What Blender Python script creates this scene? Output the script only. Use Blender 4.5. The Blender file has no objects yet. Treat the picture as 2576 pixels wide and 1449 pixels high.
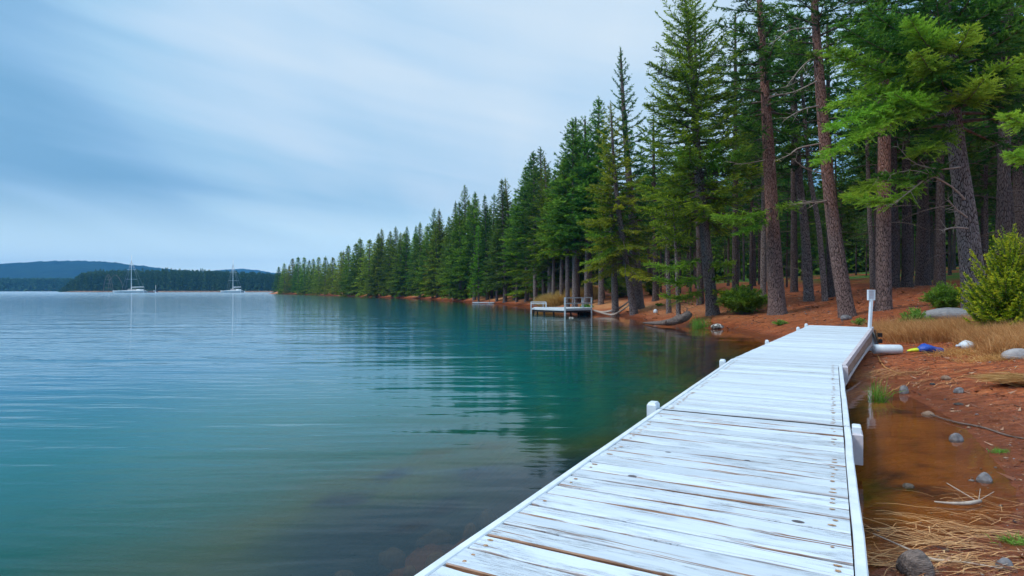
import bpy, math, random
import numpy as np
from mathutils import Vector, Matrix

R = math.radians
sc = bpy.context.scene
# ------------------------------------------------------------------ camera
EYE = 1.9
F = 2576 * 21 / 36.0
HX, HY = 1288.0, 730.0
cd = bpy.data.cameras.new("camera")
cd.lens = 21; cd.sensor_width = 36; cd.clip_start = 0.05; cd.clip_end = 9000
cd.shift_y = 5.5 / 2576
cam = bpy.data.objects.new("camera", cd)
cam.location = (0, 0, EYE); cam.rotation_euler = (R(90), 0, 0)
sc.collection.objects.link(cam); sc.camera = cam
# ------------------------------------------------------------------ world, sun, exposure
SUN_EL, SUN_AZ = R(44), R(-108)          # azimuth measured from +Y towards +X
w = bpy.data.worlds.new("World"); sc.world = w; w.use_nodes = True
nt = w.node_tree; nt.nodes.clear()
def N(tree, typ, **kw):
    n = tree.nodes.new(typ)
    for k, v in kw.items(): setattr(n, k, v)
    return n
def LK(tree, a, b): tree.links.new(a, b)
def ramp(tree, fac, stops, interp='LINEAR'):
    n = tree.nodes.new('ShaderNodeValToRGB'); cr = n.color_ramp; cr.interpolation = interp
    while len(cr.elements) > 1: cr.elements.remove(cr.elements[0])
    cr.elements[0].position = stops[0][0]; cr.elements[0].color = (*stops[0][1], 1)
    for p, c in stops[1:]:
        e = cr.elements.new(p); e.color = (*c, 1)
    if fac is not None: tree.links.new(fac, n.inputs[0])
    return n
def math_n(tree, op, a, b=None, c=None, clamp=False):
    n = tree.nodes.new('ShaderNodeMath'); n.operation = op; n.use_clamp = clamp
    for i, v in enumerate((a, b, c)):
        if v is None: continue
        if isinstance(v, (int, float)): n.inputs[i].default_value = v
        else: tree.links.new(v, n.inputs[i])
    return n.outputs[0]
def mixc(tree, fac, a, b, bt='MIX'):
    n = tree.nodes.new('ShaderNodeMix'); n.data_type = 'RGBA'; n.blend_type = bt
    for sock, v in ((n.inputs[0], fac), (n.inputs[6], a), (n.inputs[7], b)):
        if isinstance(v, (int, float)): sock.default_value = v
        elif isinstance(v, tuple): sock.default_value = (*v, 1)
        else: tree.links.new(v, sock)
    return n.outputs[2]

sky = N(nt, 'ShaderNodeTexSky', sky_type='NISHITA'); sky.sun_disc = False
sky.sun_elevation = SUN_EL; sky.sun_rotation = SUN_AZ; sky.air_density = 1.5; sky.dust_density = 1.5; sky.ozone_density = 2.0
tc = N(nt, 'ShaderNodeTexCoord')
sep = N(nt, 'ShaderNodeSeparateXYZ'); LK(nt, tc.outputs['Generated'], sep.inputs[0])
zc = math_n(nt, 'MAXIMUM', sep.outputs[2], 0.0)
zz = math_n(nt, 'ADD', zc, 0.17)
px = math_n(nt, 'DIVIDE', sep.outputs[0], zz); py = math_n(nt, 'DIVIDE', sep.outputs[1], zz)
cmb = N(nt, 'ShaderNodeCombineXYZ'); LK(nt, px, cmb.inputs[0]); LK(nt, py, cmb.inputs[1])
def cloudnoise(sx, sy, scale, detail, rough, off, rot=0.0):
    mp = N(nt, 'ShaderNodeMapping'); mp.inputs['Scale'].default_value = (sx, sy, 1); mp.inputs['Location'].default_value = off
    mp.inputs['Rotation'].default_value = (0, 0, rot)
    LK(nt, cmb.outputs[0], mp.inputs[0])
    nn = N(nt, 'ShaderNodeTexNoise'); nn.inputs['Scale'].default_value = scale; nn.inputs['Detail'].default_value = detail
    nn.inputs['Roughness'].default_value = rough; nn.inputs['Distortion'].default_value = 0.25
    LK(nt, mp.outputs[0], nn.inputs['Vector']); return nn.outputs[0]
cmb3 = N(nt, 'ShaderNodeCombineXYZ'); LK(nt, sep.outputs[0], cmb3.inputs[0]); LK(nt, sep.outputs[1], cmb3.inputs[1])
LK(nt, math_n(nt, 'ADD', math_n(nt, 'MULTIPLY', zc, 9.0), math_n(nt, 'MULTIPLY', sep.outputs[0], 1.6)), cmb3.inputs[2])
n3 = N(nt, 'ShaderNodeTexNoise'); n3.inputs['Scale'].default_value = 1.25; n3.inputs['Detail'].default_value = 4; n3.inputs['Distortion'].default_value = .3; LK(nt, cmb3.outputs[0], n3.inputs['Vector'])
n1 = cloudnoise(1.0, 0.34, 0.85, 3, 0.45, (2.3, 0.7, 0), 0.36)
n2 = cloudnoise(1.0, 0.16, 1.9, 4, 0.5, (5.1, 3.3, 0), 0.12)
cl = math_n(nt, 'ADD', math_n(nt, 'MULTIPLY', n1, 0.68), math_n(nt, 'MULTIPLY', n2, 0.32))
# the thin place in the cloud through which the sun glows
gl = N(nt, 'ShaderNodeVectorMath', operation='DOT_PRODUCT'); LK(nt, tc.outputs['Generated'], gl.inputs[0])
ga, ge = R(-4), R(29)
gl.inputs[1].default_value = (math.sin(ga) * math.cos(ge), math.cos(ga) * math.cos(ge), math.sin(ge))
gm = N(nt, 'ShaderNodeMapRange', interpolation_type='SMOOTHSTEP'); LK(nt, gl.outputs['Value'], gm.inputs[0])
gm.inputs[1].default_value = 0.80; gm.inputs[2].default_value = 1.0; gm.inputs[3].default_value = 0.0; gm.inputs[4].default_value = 0.42
# cover thins towards the right
rt = math_n(nt, 'MULTIPLY', sep.outputs[0], 0.13)
cl = math_n(nt, 'ADD', math_n(nt, 'MULTIPLY', cl, .55), math_n(nt, 'MULTIPLY', n3.outputs[0], .45))
cl = math_n(nt, 'ADD', math_n(nt, 'MULTIPLY', math_n(nt, 'SUBTRACT', cl, .5), 1.45), .46)
f = math_n(nt, 'ADD', math_n(nt, 'ADD', cl, gm.outputs[0]), math_n(nt, 'SUBTRACT', rt, 0.02))
cr = ramp(nt, f, [(0.34, (1.40, 3.15, 5.0)), (0.47, (2.05, 3.85, 5.8)), (0.60, (3.0, 4.9, 6.6)), (0.75, (4.2, 5.7, 7.1)), (0.95, (5.5, 6.5, 7.3))])
skyc = mixc(nt, 1.0, sky.outputs[0], (0.9, 0.9, 0.9), 'MULTIPLY')
mx = mixc(nt, 0.88, skyc, cr.outputs[0])
# overcast: the zenith is brighter than the horizon
zb = N(nt, 'ShaderNodeMapRange'); LK(nt, zc, zb.inputs[0]); zb.inputs[1].default_value = 0.5; zb.inputs[2].default_value = 0.95
zb.inputs[3].default_value = 1.0; zb.inputs[4].default_value = 1.0
zen = N(nt, 'ShaderNodeMapRange', interpolation_type='SMOOTHSTEP'); LK(nt, zc, zen.inputs[0]); zen.inputs[1].default_value = 0.46; zen.inputs[2].default_value = 0.85
mx = mixc(nt, zen.outputs[0], mx, (8.7, 10.4, 11.7))
hb = N(nt, 'ShaderNodeMapRange', interpolation_type='SMOOTHSTEP'); LK(nt, zc, hb.inputs[0]); hb.inputs[1].default_value = 0.16; hb.inputs[2].default_value = 0.0
mx = mixc(nt, math_n(nt, 'MULTIPLY', hb.outputs[0], .72), mx, (9.8, 12.0, 11.9))
vm = N(nt, 'ShaderNodeVectorMath', operation='SCALE'); LK(nt, mx, vm.inputs[0]); LK(nt, zb.outputs[0], vm.inputs['Scale'])
bg = N(nt, 'ShaderNodeBackground'); bg.inputs[1].default_value = 0.1; LK(nt, vm.outputs[0], bg.inputs[0])
wo = N(nt, 'ShaderNodeOutputWorld'); LK(nt, bg.outputs[0], wo.inputs[0])

sl = bpy.data.lights.new("sun", 'SUN'); sl.energy = 1.5; sl.angle = R(12); sl.color = (1.0, 0.96, 0.88)
so = bpy.data.objects.new("sun", sl); sc.collection.objects.link(so)
sd = Vector((math.sin(SUN_AZ) * math.cos(SUN_EL), math.cos(SUN_AZ) * math.cos(SUN_EL), math.sin(SUN_EL)))
so.rotation_euler = sd.to_track_quat('Z', 'Y').to_euler()
so.location = (0, 0, 60)
vs = sc.view_settings; vs.view_transform = 'Standard'; vs.look = 'None'; vs.exposure = 0.5; vs.gamma = 1
cy = sc.cycles
cy.use_denoising = True; cy.max_bounces = 6; cy.diffuse_bounces = 3; cy.glossy_bounces = 2; cy.transparent_max_bounces = 12
cy.transmission_bounces = 3; cy.volume_bounces = 0; cy.caustics_reflective = False; cy.caustics_refractive = False
cy.sample_clamp_indirect = 4
w.cycles.sampling_method = 'MANUAL'; w.cycles.sample_map_resolution = 512
cy.use_adaptive_sampling = True; cy.adaptive_threshold = 0.02

# ------------------------------------------------------------------ helpers
def W(x, y, d):
    """the world point seen at photo position (x, y) of the 2576-wide view, d metres ahead"""
    return Vector(((x - HX) / F * d, d, EYE + (HY - y) / F * d))
def tag(o, label=None, cat=None, group=None, kind=None):
    if label: o['label'] = label
    if cat: o['category'] = cat
    if group: o['group'] = group
    if kind: o['kind'] = kind
    return o
def empty(name, loc, rz=0.0):
    o = bpy.data.objects.new(name, None); o.location = loc; o.rotation_euler = (0, 0, rz)
    o.empty_display_size = 0.2; sc.collection.objects.link(o); return o
class MB:
    def __init__(s): s.v = []; s.f = []; s.m = []; s.sm = []
    def add(s, vs, fs, mi=0, smooth=False):
        b = len(s.v); s.v += [tuple(v) for v in vs]; s.f += [tuple(i + b for i in q) for q in fs]
        s.m += [mi] * len(fs); s.sm += [smooth] * len(fs)
    def box(s, c, size, ax=None, mi=0, bev=0.0):
        """box at centre c; ax = 3 unit axes"""
        c = Vector(c); ax = ax or (Vector((1, 0, 0)), Vector((0, 1, 0)), Vector((0, 0, 1)))
        h = [k / 2 for k in size]
        if bev <= 0:
            vs = [c + ax[0] * (sx * h[0]) + ax[1] * (sy * h[1]) + ax[2] * (sz * h[2]) for sz in (-1, 1) for sy in (-1, 1) for sx in (-1, 1)]
            s.add(vs, [(0, 2, 3, 1), (4, 5, 7, 6), (0, 1, 5, 4), (2, 6, 7, 3), (0, 4, 6, 2), (1, 3, 7, 5)], mi)
        else:   # chamfered in the top edges
            vs = []
            for (z, k) in ((-h[2], 0), (h[2] - bev, 0), (h[2], bev)):
                for sx, sy in ((-1, -1), (1, -1), (1, 1), (-1, 1)):
                    vs.append(c + ax[0] * (sx * (h[0] - k)) + ax[1] * (sy * (h[1] - k)) + ax[2] * z)
            fs = [(3, 2, 1, 0), (8, 9, 10, 11)]
            for a in (0, 4):
                for i in range(4): fs.append((a + i, a + (i + 1) % 4, a + 4 + (i + 1) % 4, a + 4 + i))
            s.add(vs, fs, mi)
    def beam(s, a, b, w_, h_, mi=0, up=(0, 0, 1), bev=0):
        a = Vector(a); b = Vector(b); d = (b - a); L = d.length
        if L < 1e-6: return
        d /= L; up = Vector(up)
        if abs(d.dot(up)) > .99: up = Vector((1, 0, 0))
        x = d.cross(up).normalized(); z = x.cross(d).normalized()
        s.box((a + b) / 2, (w_, L, h_), (x, d, z), mi, bev)
    def tube(s, pts, rad, n=8, mi=0, cap=True, smooth=True, lob=None):
        pts = [Vector(p) for p in pts]; rad = [rad] * len(pts) if isinstance(rad, (int, float)) else rad
        b = len(s.v); rings = []
        ref = Vector((1, 0, 0)) if abs((pts[-1] - pts[0]).normalized().x) < .8 else Vector((0, 1, 0))
        for i, p in enumerate(pts):
            t = (pts[min(i + 1, len(pts) - 1)] - pts[max(i - 1, 0)]).normalized()
            x = (ref - t * ref.dot(t)).normalized(); y = t.cross(x)
            for k in range(n):
                a = 2 * math.pi * k / n
                r = rad[i] * (1 if lob is None else lob(i, a))
                rings.append(p + (x * math.cos(a) + y * math.sin(a)) * r)
        fs = []
        for i in range(len(pts) - 1):
            for k in range(n):
                k2 = (k + 1) % n; fs.append((i * n + k, i * n + k2, (i + 1) * n + k2, (i + 1) * n + k))
        if cap: fs += [tuple(range(n - 1, -1, -1)), tuple((len(pts) - 1) * n + k for k in range(n))]
        s.add(rings, fs, mi, smooth)
    def build(s, name, mats, parent=None, loc=None):
        me = bpy.data.meshes.new(name); me.from_pydata(s.v, [], s.f)
        for m in (mats if isinstance(mats, (list, tuple)) else [mats]): me.materials.append(m)
        me.polygons.foreach_set('material_index', s.m); me.polygons.foreach_set('use_smooth', s.sm); me.update()
        o = bpy.data.objects.new(name, me); sc.collection.objects.link(o)
        if parent: o.parent = parent
        if loc is not None: o.location = loc
        return o
def tri_object(name, tris, tone, mat, parent=None, link=True):
    """(N,3,3) triangles with one tone per face"""
    n = len(tris); me = bpy.data.meshes.new(name)
    me.vertices.add(n * 3); me.vertices.foreach_set('co', np.ascontiguousarray(tris, dtype=np.float32).ravel())
    me.loops.add(n * 3); me.loops.foreach_set('vertex_index', np.arange(n * 3, dtype=np.int32))
    me.polygons.add(n); me.polygons.foreach_set('loop_start', np.arange(0, n * 3, 3, dtype=np.int32))
    try: me.polygons.foreach_set('loop_total', np.full(n, 3, dtype=np.int32))
    except Exception: pass
    a = me.attributes.new('tone', 'FLOAT', 'FACE'); a.data.foreach_set('value', np.asarray(tone, dtype=np.float32))
    me.update(calc_edges=True); me.materials.append(mat)
    o = bpy.data.objects.new(name, me); sc.collection.objects.link(o)
    if parent: o.parent = parent
    return o
def copy_tree(o, parent=None):
    c = o.copy(); sc.collection.objects.link(c)
    if parent: c.parent = parent
    for ch in list(o.children): copy_tree(ch, c)
    return c

# ------------------------------------------------------------------ materials
def mat(name):
    m = bpy.data.materials.new(name); m.use_nodes = True; m.node_tree.nodes.clear(); return m, m.node_tree
def bsdf_mat(name, col, rough=0.6, metal=0.0, spec=0.5, noise=None, bump=None, coord='Object', stretch=(1, 1, 1)):
    m, t = mat(name)
    b = N(t, 'ShaderNodeBsdfPrincipled'); o = N(t, 'ShaderNodeOutputMaterial'); LK(t, b.outputs[0], o.inputs[0])
    b.inputs['Base Color'].default_value = (*col, 1); b.inputs['Roughness'].default_value = rough
    b.inputs['Metallic'].default_value = metal; b.inputs['Specular IOR Level'].default_value = spec
    c = N(t, 'ShaderNodeTexCoord'); mp = N(t, 'ShaderNodeMapping'); mp.inputs['Scale'].default_value = stretch
    LK(t, c.outputs[coord], mp.inputs[0])
    if noise:
        sc_, col2, lo, hi = noise
        nn = N(t, 'ShaderNodeTexNoise'); nn.inputs['Scale'].default_value = sc_; nn.inputs['Detail'].default_value = 6; nn.inputs['Roughness'].default_value = .65
        LK(t, mp.outputs[0], nn.inputs['Vector'])
        r = ramp(t, nn.outputs[0], [(lo, col), (hi, col2)]); LK(t, r.outputs[0], b.inputs['Base Color'])
    if bump:
        bs, bst, bd = bump
        nn = N(t, 'ShaderNodeTexNoise'); nn.inputs['Scale'].default_value = bs; nn.inputs['Detail'].default_value = 5
        LK(t, mp.outputs[0], nn.inputs['Vector'])
        bp = N(t, 'ShaderNodeBump'); bp.inputs['Strength'].default_value = bst; bp.inputs['Distance'].default_value = bd
        LK(t, nn.outputs[0], bp.inputs['Height']); LK(t, bp.outputs[0], b.inputs['Normal'])
    return m
def leaf_mat(name, dark, mid, light, trans=0.3, vary=0.25):
    m, t = mat(name)
    at = N(t, 'ShaderNodeAttribute', attribute_name='tone')
    oi = N(t, 'ShaderNodeObjectInfo')
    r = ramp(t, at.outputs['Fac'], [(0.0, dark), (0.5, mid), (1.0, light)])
    hs = N(t, 'ShaderNodeHueSaturation')
    LK(t, r.outputs[0], hs.inputs['Color'])
    mr = N(t, 'ShaderNodeMapRange'); LK(t, oi.outputs['Random'], mr.inputs[0]); mr.inputs[3].default_value = 1 - vary; mr.inputs[4].default_value = 1 + vary
    LK(t, mr.outputs[0], hs.inputs['Value'])
    mr2 = N(t, 'ShaderNodeMapRange'); r2 = math_n(t, 'FRACT', math_n(t, 'MULTIPLY', oi.outputs['Random'], 7.31)); LK(t, r2, mr2.inputs[0])
    mr2.inputs[3].default_value = 0.482; mr2.inputs[4].default_value = 0.525; LK(t, mr2.outputs[0], hs.inputs['Hue'])
    d = N(t, 'ShaderNodeBsdfPrincipled'); d.inputs['Roughness'].default_value = .55; d.inputs['Specular IOR Level'].default_value = .25
    LK(t, hs.outputs[0], d.inputs['Base Color'])
    tr = N(t, 'ShaderNodeBsdfTranslucent'); LK(t, hs.outputs[0], tr.inputs[0])
    ms = N(t, 'ShaderNodeMixShader'); ms.inputs[0].default_value = trans
    LK(t, d.outputs[0], ms.inputs[1]); LK(t, tr.outputs[0], ms.inputs[2])
    o = N(t, 'ShaderNodeOutputMaterial'); LK(t, ms.outputs[0], o.inputs[0]); return m

M = {}
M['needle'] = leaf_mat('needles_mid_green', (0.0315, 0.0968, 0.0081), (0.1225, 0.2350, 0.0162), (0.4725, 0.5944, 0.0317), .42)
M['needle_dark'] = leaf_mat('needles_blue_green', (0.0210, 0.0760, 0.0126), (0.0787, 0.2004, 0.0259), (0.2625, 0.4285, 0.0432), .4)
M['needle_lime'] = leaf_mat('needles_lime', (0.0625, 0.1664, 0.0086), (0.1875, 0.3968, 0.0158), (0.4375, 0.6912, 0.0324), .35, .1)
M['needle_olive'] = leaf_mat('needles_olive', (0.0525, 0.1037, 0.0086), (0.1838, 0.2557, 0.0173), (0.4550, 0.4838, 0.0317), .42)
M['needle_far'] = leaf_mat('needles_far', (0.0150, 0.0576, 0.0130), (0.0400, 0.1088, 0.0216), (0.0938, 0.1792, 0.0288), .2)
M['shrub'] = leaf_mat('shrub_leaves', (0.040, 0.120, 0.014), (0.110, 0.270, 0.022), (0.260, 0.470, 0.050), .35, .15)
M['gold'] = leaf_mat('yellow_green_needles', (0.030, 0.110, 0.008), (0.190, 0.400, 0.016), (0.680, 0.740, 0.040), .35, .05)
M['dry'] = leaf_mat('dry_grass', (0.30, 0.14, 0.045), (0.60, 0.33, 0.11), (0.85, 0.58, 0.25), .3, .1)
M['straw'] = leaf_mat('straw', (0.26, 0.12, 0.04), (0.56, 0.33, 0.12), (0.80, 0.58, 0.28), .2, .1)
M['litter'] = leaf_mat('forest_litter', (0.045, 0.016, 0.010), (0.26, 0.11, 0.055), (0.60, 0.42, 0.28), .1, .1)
M['bough'] = leaf_mat('bough_needles_painted_lit', (0.030, 0.095, 0.012), (0.140, 0.300, 0.024), (0.360, 0.560, 0.050), .42, .05)  # brighter needle colour that paints in the light on lit boughs
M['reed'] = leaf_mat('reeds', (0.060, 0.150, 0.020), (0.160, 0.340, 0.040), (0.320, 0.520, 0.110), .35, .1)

def bark_mat(name, low, high, zs, zc_, light):
    m, t = mat(name)
    c = N(t, 'ShaderNodeTexCoord'); g = N(t, 'ShaderNodeNewGeometry')
    mp = N(t, 'ShaderNodeMapping'); mp.inputs['Scale'].default_value = (26, 26, 5.0); LK(t, c.outputs['Object'], mp.inputs[0])
    vo = N(t, 'ShaderNodeTexVoronoi', feature='DISTANCE_TO_EDGE'); vo.inputs['Scale'].default_value = 1.0; LK(t, mp.outputs[0], vo.inputs['Vector'])
    nn = N(t, 'ShaderNodeTexNoise'); nn.inputs['Scale'].default_value = 1.6; nn.inputs['Detail'].default_value = 5; LK(t, mp.outputs[0], nn.inputs['Vector'])
    n3 = N(t, 'ShaderNodeTexNoise'); n3.inputs['Scale'].default_value = 0.9; n3.inputs['Detail'].default_value = 3; LK(t, c.outputs['Object'], n3.inputs['Vector'])
    s = N(t, 'ShaderNodeSeparateXYZ'); LK(t, c.outputs['Object'], s.inputs[0])
    hgt = math_n(t, 'ADD', s.outputs[2], math_n(t, 'MULTIPLY', math_n(t, 'SUBTRACT', n3.outputs[0], .5), 4.0))
    mr = N(t, 'ShaderNodeMapRange', interpolation_type='SMOOTHSTEP'); LK(t, hgt, mr.inputs[0]); mr.inputs[1].default_value = zc_ - zs; mr.inputs[2].default_value = zc_ + zs
    base = mixc(t, mr.outputs[0], low, high)
    pl = N(t, 'ShaderNodeMapRange'); LK(t, vo.outputs['Distance'], pl.inputs[0]); pl.inputs[1].default_value = 0.0; pl.inputs[2].default_value = 0.20
    lit = mixc(t, math_n(t, 'MULTIPLY', pl.outputs[0], nn.outputs[0]), base, light)
    fis = N(t, 'ShaderNodeMapRange'); LK(t, vo.outputs['Distance'], fis.inputs[0]); fis.inputs[1].default_value = 0.02; fis.inputs[2].default_value = 0.12
    col = mixc(t, fis.outputs[0], (0.03, 0.018, 0.016), lit)
    b = N(t, 'ShaderNodeBsdfPrincipled'); b.inputs['Roughness'].default_value = .85; b.inputs['Specular IOR Level'].default_value = .2
    LK(t, col, b.inputs['Base Color'])
    h = math_n(t, 'ADD', math_n(t, 'MINIMUM', math_n(t, 'MULTIPLY', vo.outputs['Distance'], 3.0), 1.0), math_n(t, 'MULTIPLY', nn.outputs[0], .4))
    bp = N(t, 'ShaderNodeBump'); bp.inputs['Strength'].default_value = .9; bp.inputs['Distance'].default_value = .03; LK(t, h, bp.inputs['Height'])
    LK(t, bp.outputs[0], b.inputs['Normal'])
    o = N(t, 'ShaderNodeOutputMaterial'); LK(t, b.outputs[0], o.inputs[0]); return m
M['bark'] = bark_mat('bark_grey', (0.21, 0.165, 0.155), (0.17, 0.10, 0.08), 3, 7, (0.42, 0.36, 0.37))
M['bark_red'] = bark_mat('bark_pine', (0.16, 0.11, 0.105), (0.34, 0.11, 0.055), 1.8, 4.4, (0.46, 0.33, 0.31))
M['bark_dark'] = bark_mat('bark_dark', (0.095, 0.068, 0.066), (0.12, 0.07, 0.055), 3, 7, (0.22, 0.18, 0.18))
M['branch'] = bsdf_mat('branch_wood', (0.085, 0.055, 0.045), .85, noise=(8, (0.20, 0.15, 0.13), .35, .7))
M['dead'] = bsdf_mat('dead_wood', (0.30, 0.235, 0.20), .85, noise=(10, (0.52, 0.44, 0.38), .35, .7))
M['white'] = bsdf_mat('white_paint', (0.56, 0.64, 0.73), .5, noise=(5, (0.68, 0.75, 0.82), .35, .6), bump=(30, .15, .01))
M['white_far'] = bsdf_mat('white_hull', (0.82, 0.84, 0.86), .35)
M['lilac'] = bsdf_mat('weathered_white_board', (0.46, 0.42, 0.47), .65, noise=(4, (0.60, 0.57, 0.62), .35, .7), bump=(18, .2, .01))
M['brownboard'] = bsdf_mat('bare_brown_board', (0.22, 0.135, 0.10), .75, noise=(3, (0.40, 0.29, 0.25), .35, .7), bump=(20, .3, .01), stretch=(1, 1, 6))
M['darkwood'] = bsdf_mat('dark_wet_wood', (0.02, 0.014, 0.012), .6, noise=(6, (0.06, 0.045, 0.04), .4, .7))
M['black'] = bsdf_mat('black_rubber', (0.012, 0.012, 0.014), .5)
M['steel'] = bsdf_mat('grey_metal', (0.35, 0.37, 0.40), .35, .8)
M['rust'] = bsdf_mat('rusty_nail', (0.22, 0.09, 0.03), .7, noise=(60, (0.50, 0.32, 0.18), .4, .6))
M['blue'] = bsdf_mat('blue_nylon', (0.012, 0.07, 0.42), .45, bump=(14, .5, .03))
M['yellow'] = bsdf_mat('yellow_nylon', (0.62, 0.72, 0.03), .45, bump=(14, .5, .02))
M['rock'] = bsdf_mat('grey_rock', (0.075, 0.07, 0.078), .75, noise=(9, (0.27, 0.26, 0.28), .35, .68), bump=(22, .5, .02))
M['rock_brown'] = bsdf_mat('brown_rock', (0.13, 0.075, 0.05), .8, noise=(7, (0.30, 0.20, 0.14), .35, .68), bump=(18, .5, .02))
M['rock_sub'] = bsdf_mat('submerged_rock', (0.07, 0.036, 0.016), .9, noise=(3, (0.19, 0.105, 0.05), .35, .68), bump=(9, .4, .04))
M['rock_pale'] = bsdf_mat('pale_rock', (0.20, 0.19, 0.20), .8, noise=(6, (0.42, 0.40, 0.41), .3, .7), bump=(16, .6, .03), stretch=(1, 1, 3))
M['rock_white'] = bsdf_mat('white_stone', (0.06, 0.055, 0.05), .7, noise=(9, (0.66, 0.66, 0.64), .50, .58), bump=(22, .5, .02))
M['log'] = bsdf_mat('driftwood', (0.055, 0.040, 0.038), .85, noise=(5, (0.30, 0.235, 0.21), .38, .68), bump=(14, .8, .03), stretch=(1, 6, 6))
M['rope'] = bsdf_mat('orange_rope', (0.42, 0.20, 0.06), .8)
M['redhull'] = bsdf_mat('red_brown_hull', (0.16, 0.05, 0.03), .5)

# ------------------------------------------------------------------ shoreline and terrain
def on_water(x, y):
    d = EYE * F / (y - HY); return ((x - HX) / F * d, d)
shore_px = [(687, 740.0), (754, 741.2), (810, 743.4), (893, 746.4), (949, 748.2), (1046, 751), (1143, 756.3), (1165, 758.6), (1238, 763), (1328, 771),
            (1400, 782), (1492, 791), (1546, 793), (1603, 804), (1628, 813), (1684, 816), (1740, 823), (1828, 829), (1890, 843)]
near = [(9.9, 22.5), (9.6, 20), (8.6, 16.5), (7.4, 13.6), (7.3, 11.55)]
pool_px = [(2320, 1014), (2380, 1048), (2425, 1075), (2462, 1120), (2518, 1183), (2552, 1236), (2556, 1273), (2500, 1330), (2400, 1352), (2290, 1385), (2190, 1440)]
behind = [(1.6, 3.2), (1.0, 1.0), (0.8, -4), (2, -30), (60, -200), (400, -700)]
back = [(900, -300), (1200, 600), (500, 1100), (120, 900), (-40, 560), (-130, 420), (-135, 330)]
SH = [on_water(*p) for p in shore_px] + near + [on_water(*p) for p in pool_px] + behind + back
SHa = np.array(SH)
def sdist(X, Y):
    X = np.asarray(X, float); Y = np.asarray(Y, float)
    best = np.full(X.shape, 1e18); inside = np.zeros(X.shape, bool)
    n = len(SHa)
    for i in range(n):
        ax_, ay = SHa[i]; bx, by = SHa[(i + 1) % n]; dx, dy = bx - ax_, by - ay
        t = np.clip(((X - ax_) * dx + (Y - ay) * dy) / (dx * dx + dy * dy), 0, 1)
        best = np.minimum(best, (X - ax_ - t * dx) ** 2 + (Y - ay - t * dy) ** 2)
        cond = ((ay > Y) != (by > Y))
        with np.errstate(divide='ignore', invalid='ignore'):
            xi = ax_ + (Y - ay) / (dy if dy != 0 else 1e-9) * dx
        inside ^= cond & (X < xi)
    return np.sqrt(best) * np.where(inside, 1, -1)
def smooth01(t): t = np.clip(t, 0, 1); return t * t * (3 - 2 * t)
def wob(X, Y, s, seed=0):
    return (np.sin(X * s + seed) * np.cos(Y * s * 1.13 + seed * 2) + .5 * np.sin(X * s * 2.3 + Y * s * 1.7 + seed * 3) + .3 * np.cos(X * s * 4.1 - Y * s * 3.7 + seed)) / 1.8
SUNK = []
for x, y, s_ in [(1105, 1330, 60), (985, 1240, 70), (1040, 1385, 46), (1180, 1235, 60), (930, 1400, 56), (1230, 1160, 60), (1560, 925, 60), (1640, 905, 70), (1470, 985, 50), (860, 1310, 80), (1090, 1180, 70), (1360, 1060, 60), (1700, 930, 60)]:
    d = EYE * F / (y - HY) * 1.10; SUNK.append(((x - HX) / F * d, d, s_ / 2 * d / F * 1.15))
def terrain(X, Y):
    X = np.asarray(X, float); Y = np.asarray(Y, float)
    s = sdist(X, Y)
    nearw = smooth01((22 - Y) / 6)                   # 1 in the near cove
    A = 1.15 * (1 - nearw) + 0.95 * nearw
    tau = 3.2 * (1 - nearw) + 6.0 * nearw
    sp = np.maximum(s, 0)
    land = A * (1 - np.exp(-sp / tau)) + .058 * np.maximum(sp - 3, 0) ** 1.0
    land = np.minimum(land, 9 + .01 * sp)
    land = land + wob(X, Y, .55, 1) * .07 * smooth01(sp / 4) + wob(X, Y, .13, 4) * .3 * smooth01(sp / 14) + wob(X, Y, 2.6, 2) * .018 * smooth01(sp / 1.0)
    sn = np.maximum(-s, 0)
    pool = smooth01((13 - Y) / 2) * smooth01((X - (.53 * Y + .1)) / .6)
    under = -np.minimum(.16 * sn + .030 * sn ** 2, 9.0)
    under = under * (1 - pool) + (-.085 * sn - .01) * pool
    under = under + wob(X, Y, 1.1, 7) * .07 * smooth01(sn / 2) * (1 - pool)
    for (rx, ry, rr_) in SUNK:
        under = under + np.minimum(.34, -.55 * np.minimum(under, 0)) * np.exp(-(((X - rx) / rr_) ** 2 + ((Y - ry) / (rr_ * 1.2)) ** 2) ** 1.5)
    return np.where(s > 0, land, under)
TZ = lambda x, y: float(terrain(np.array([x]), np.array([y]))[0])
DS = np.concatenate([np.arange(2.2, 60, .03), np.arange(60, 420, .3)])
def at(x, y):
    """first ground point seen at photo position (x, y)"""
    X = (x - HX) / F * DS; Z = EYE + (HY - y) / F * DS
    g = terrain(X, DS) - Z
    i = np.argmax(g > 0)
    if not (g > 0).any(): i = len(DS) - 1
    d = DS[i]; return Vector(((x - HX) / F * d, d, TZ((x - HX) / F * d, d)))
def base_at(x, d):
    X = (x - HX) / F * d; return Vector((X, d, TZ(X, d)))

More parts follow.
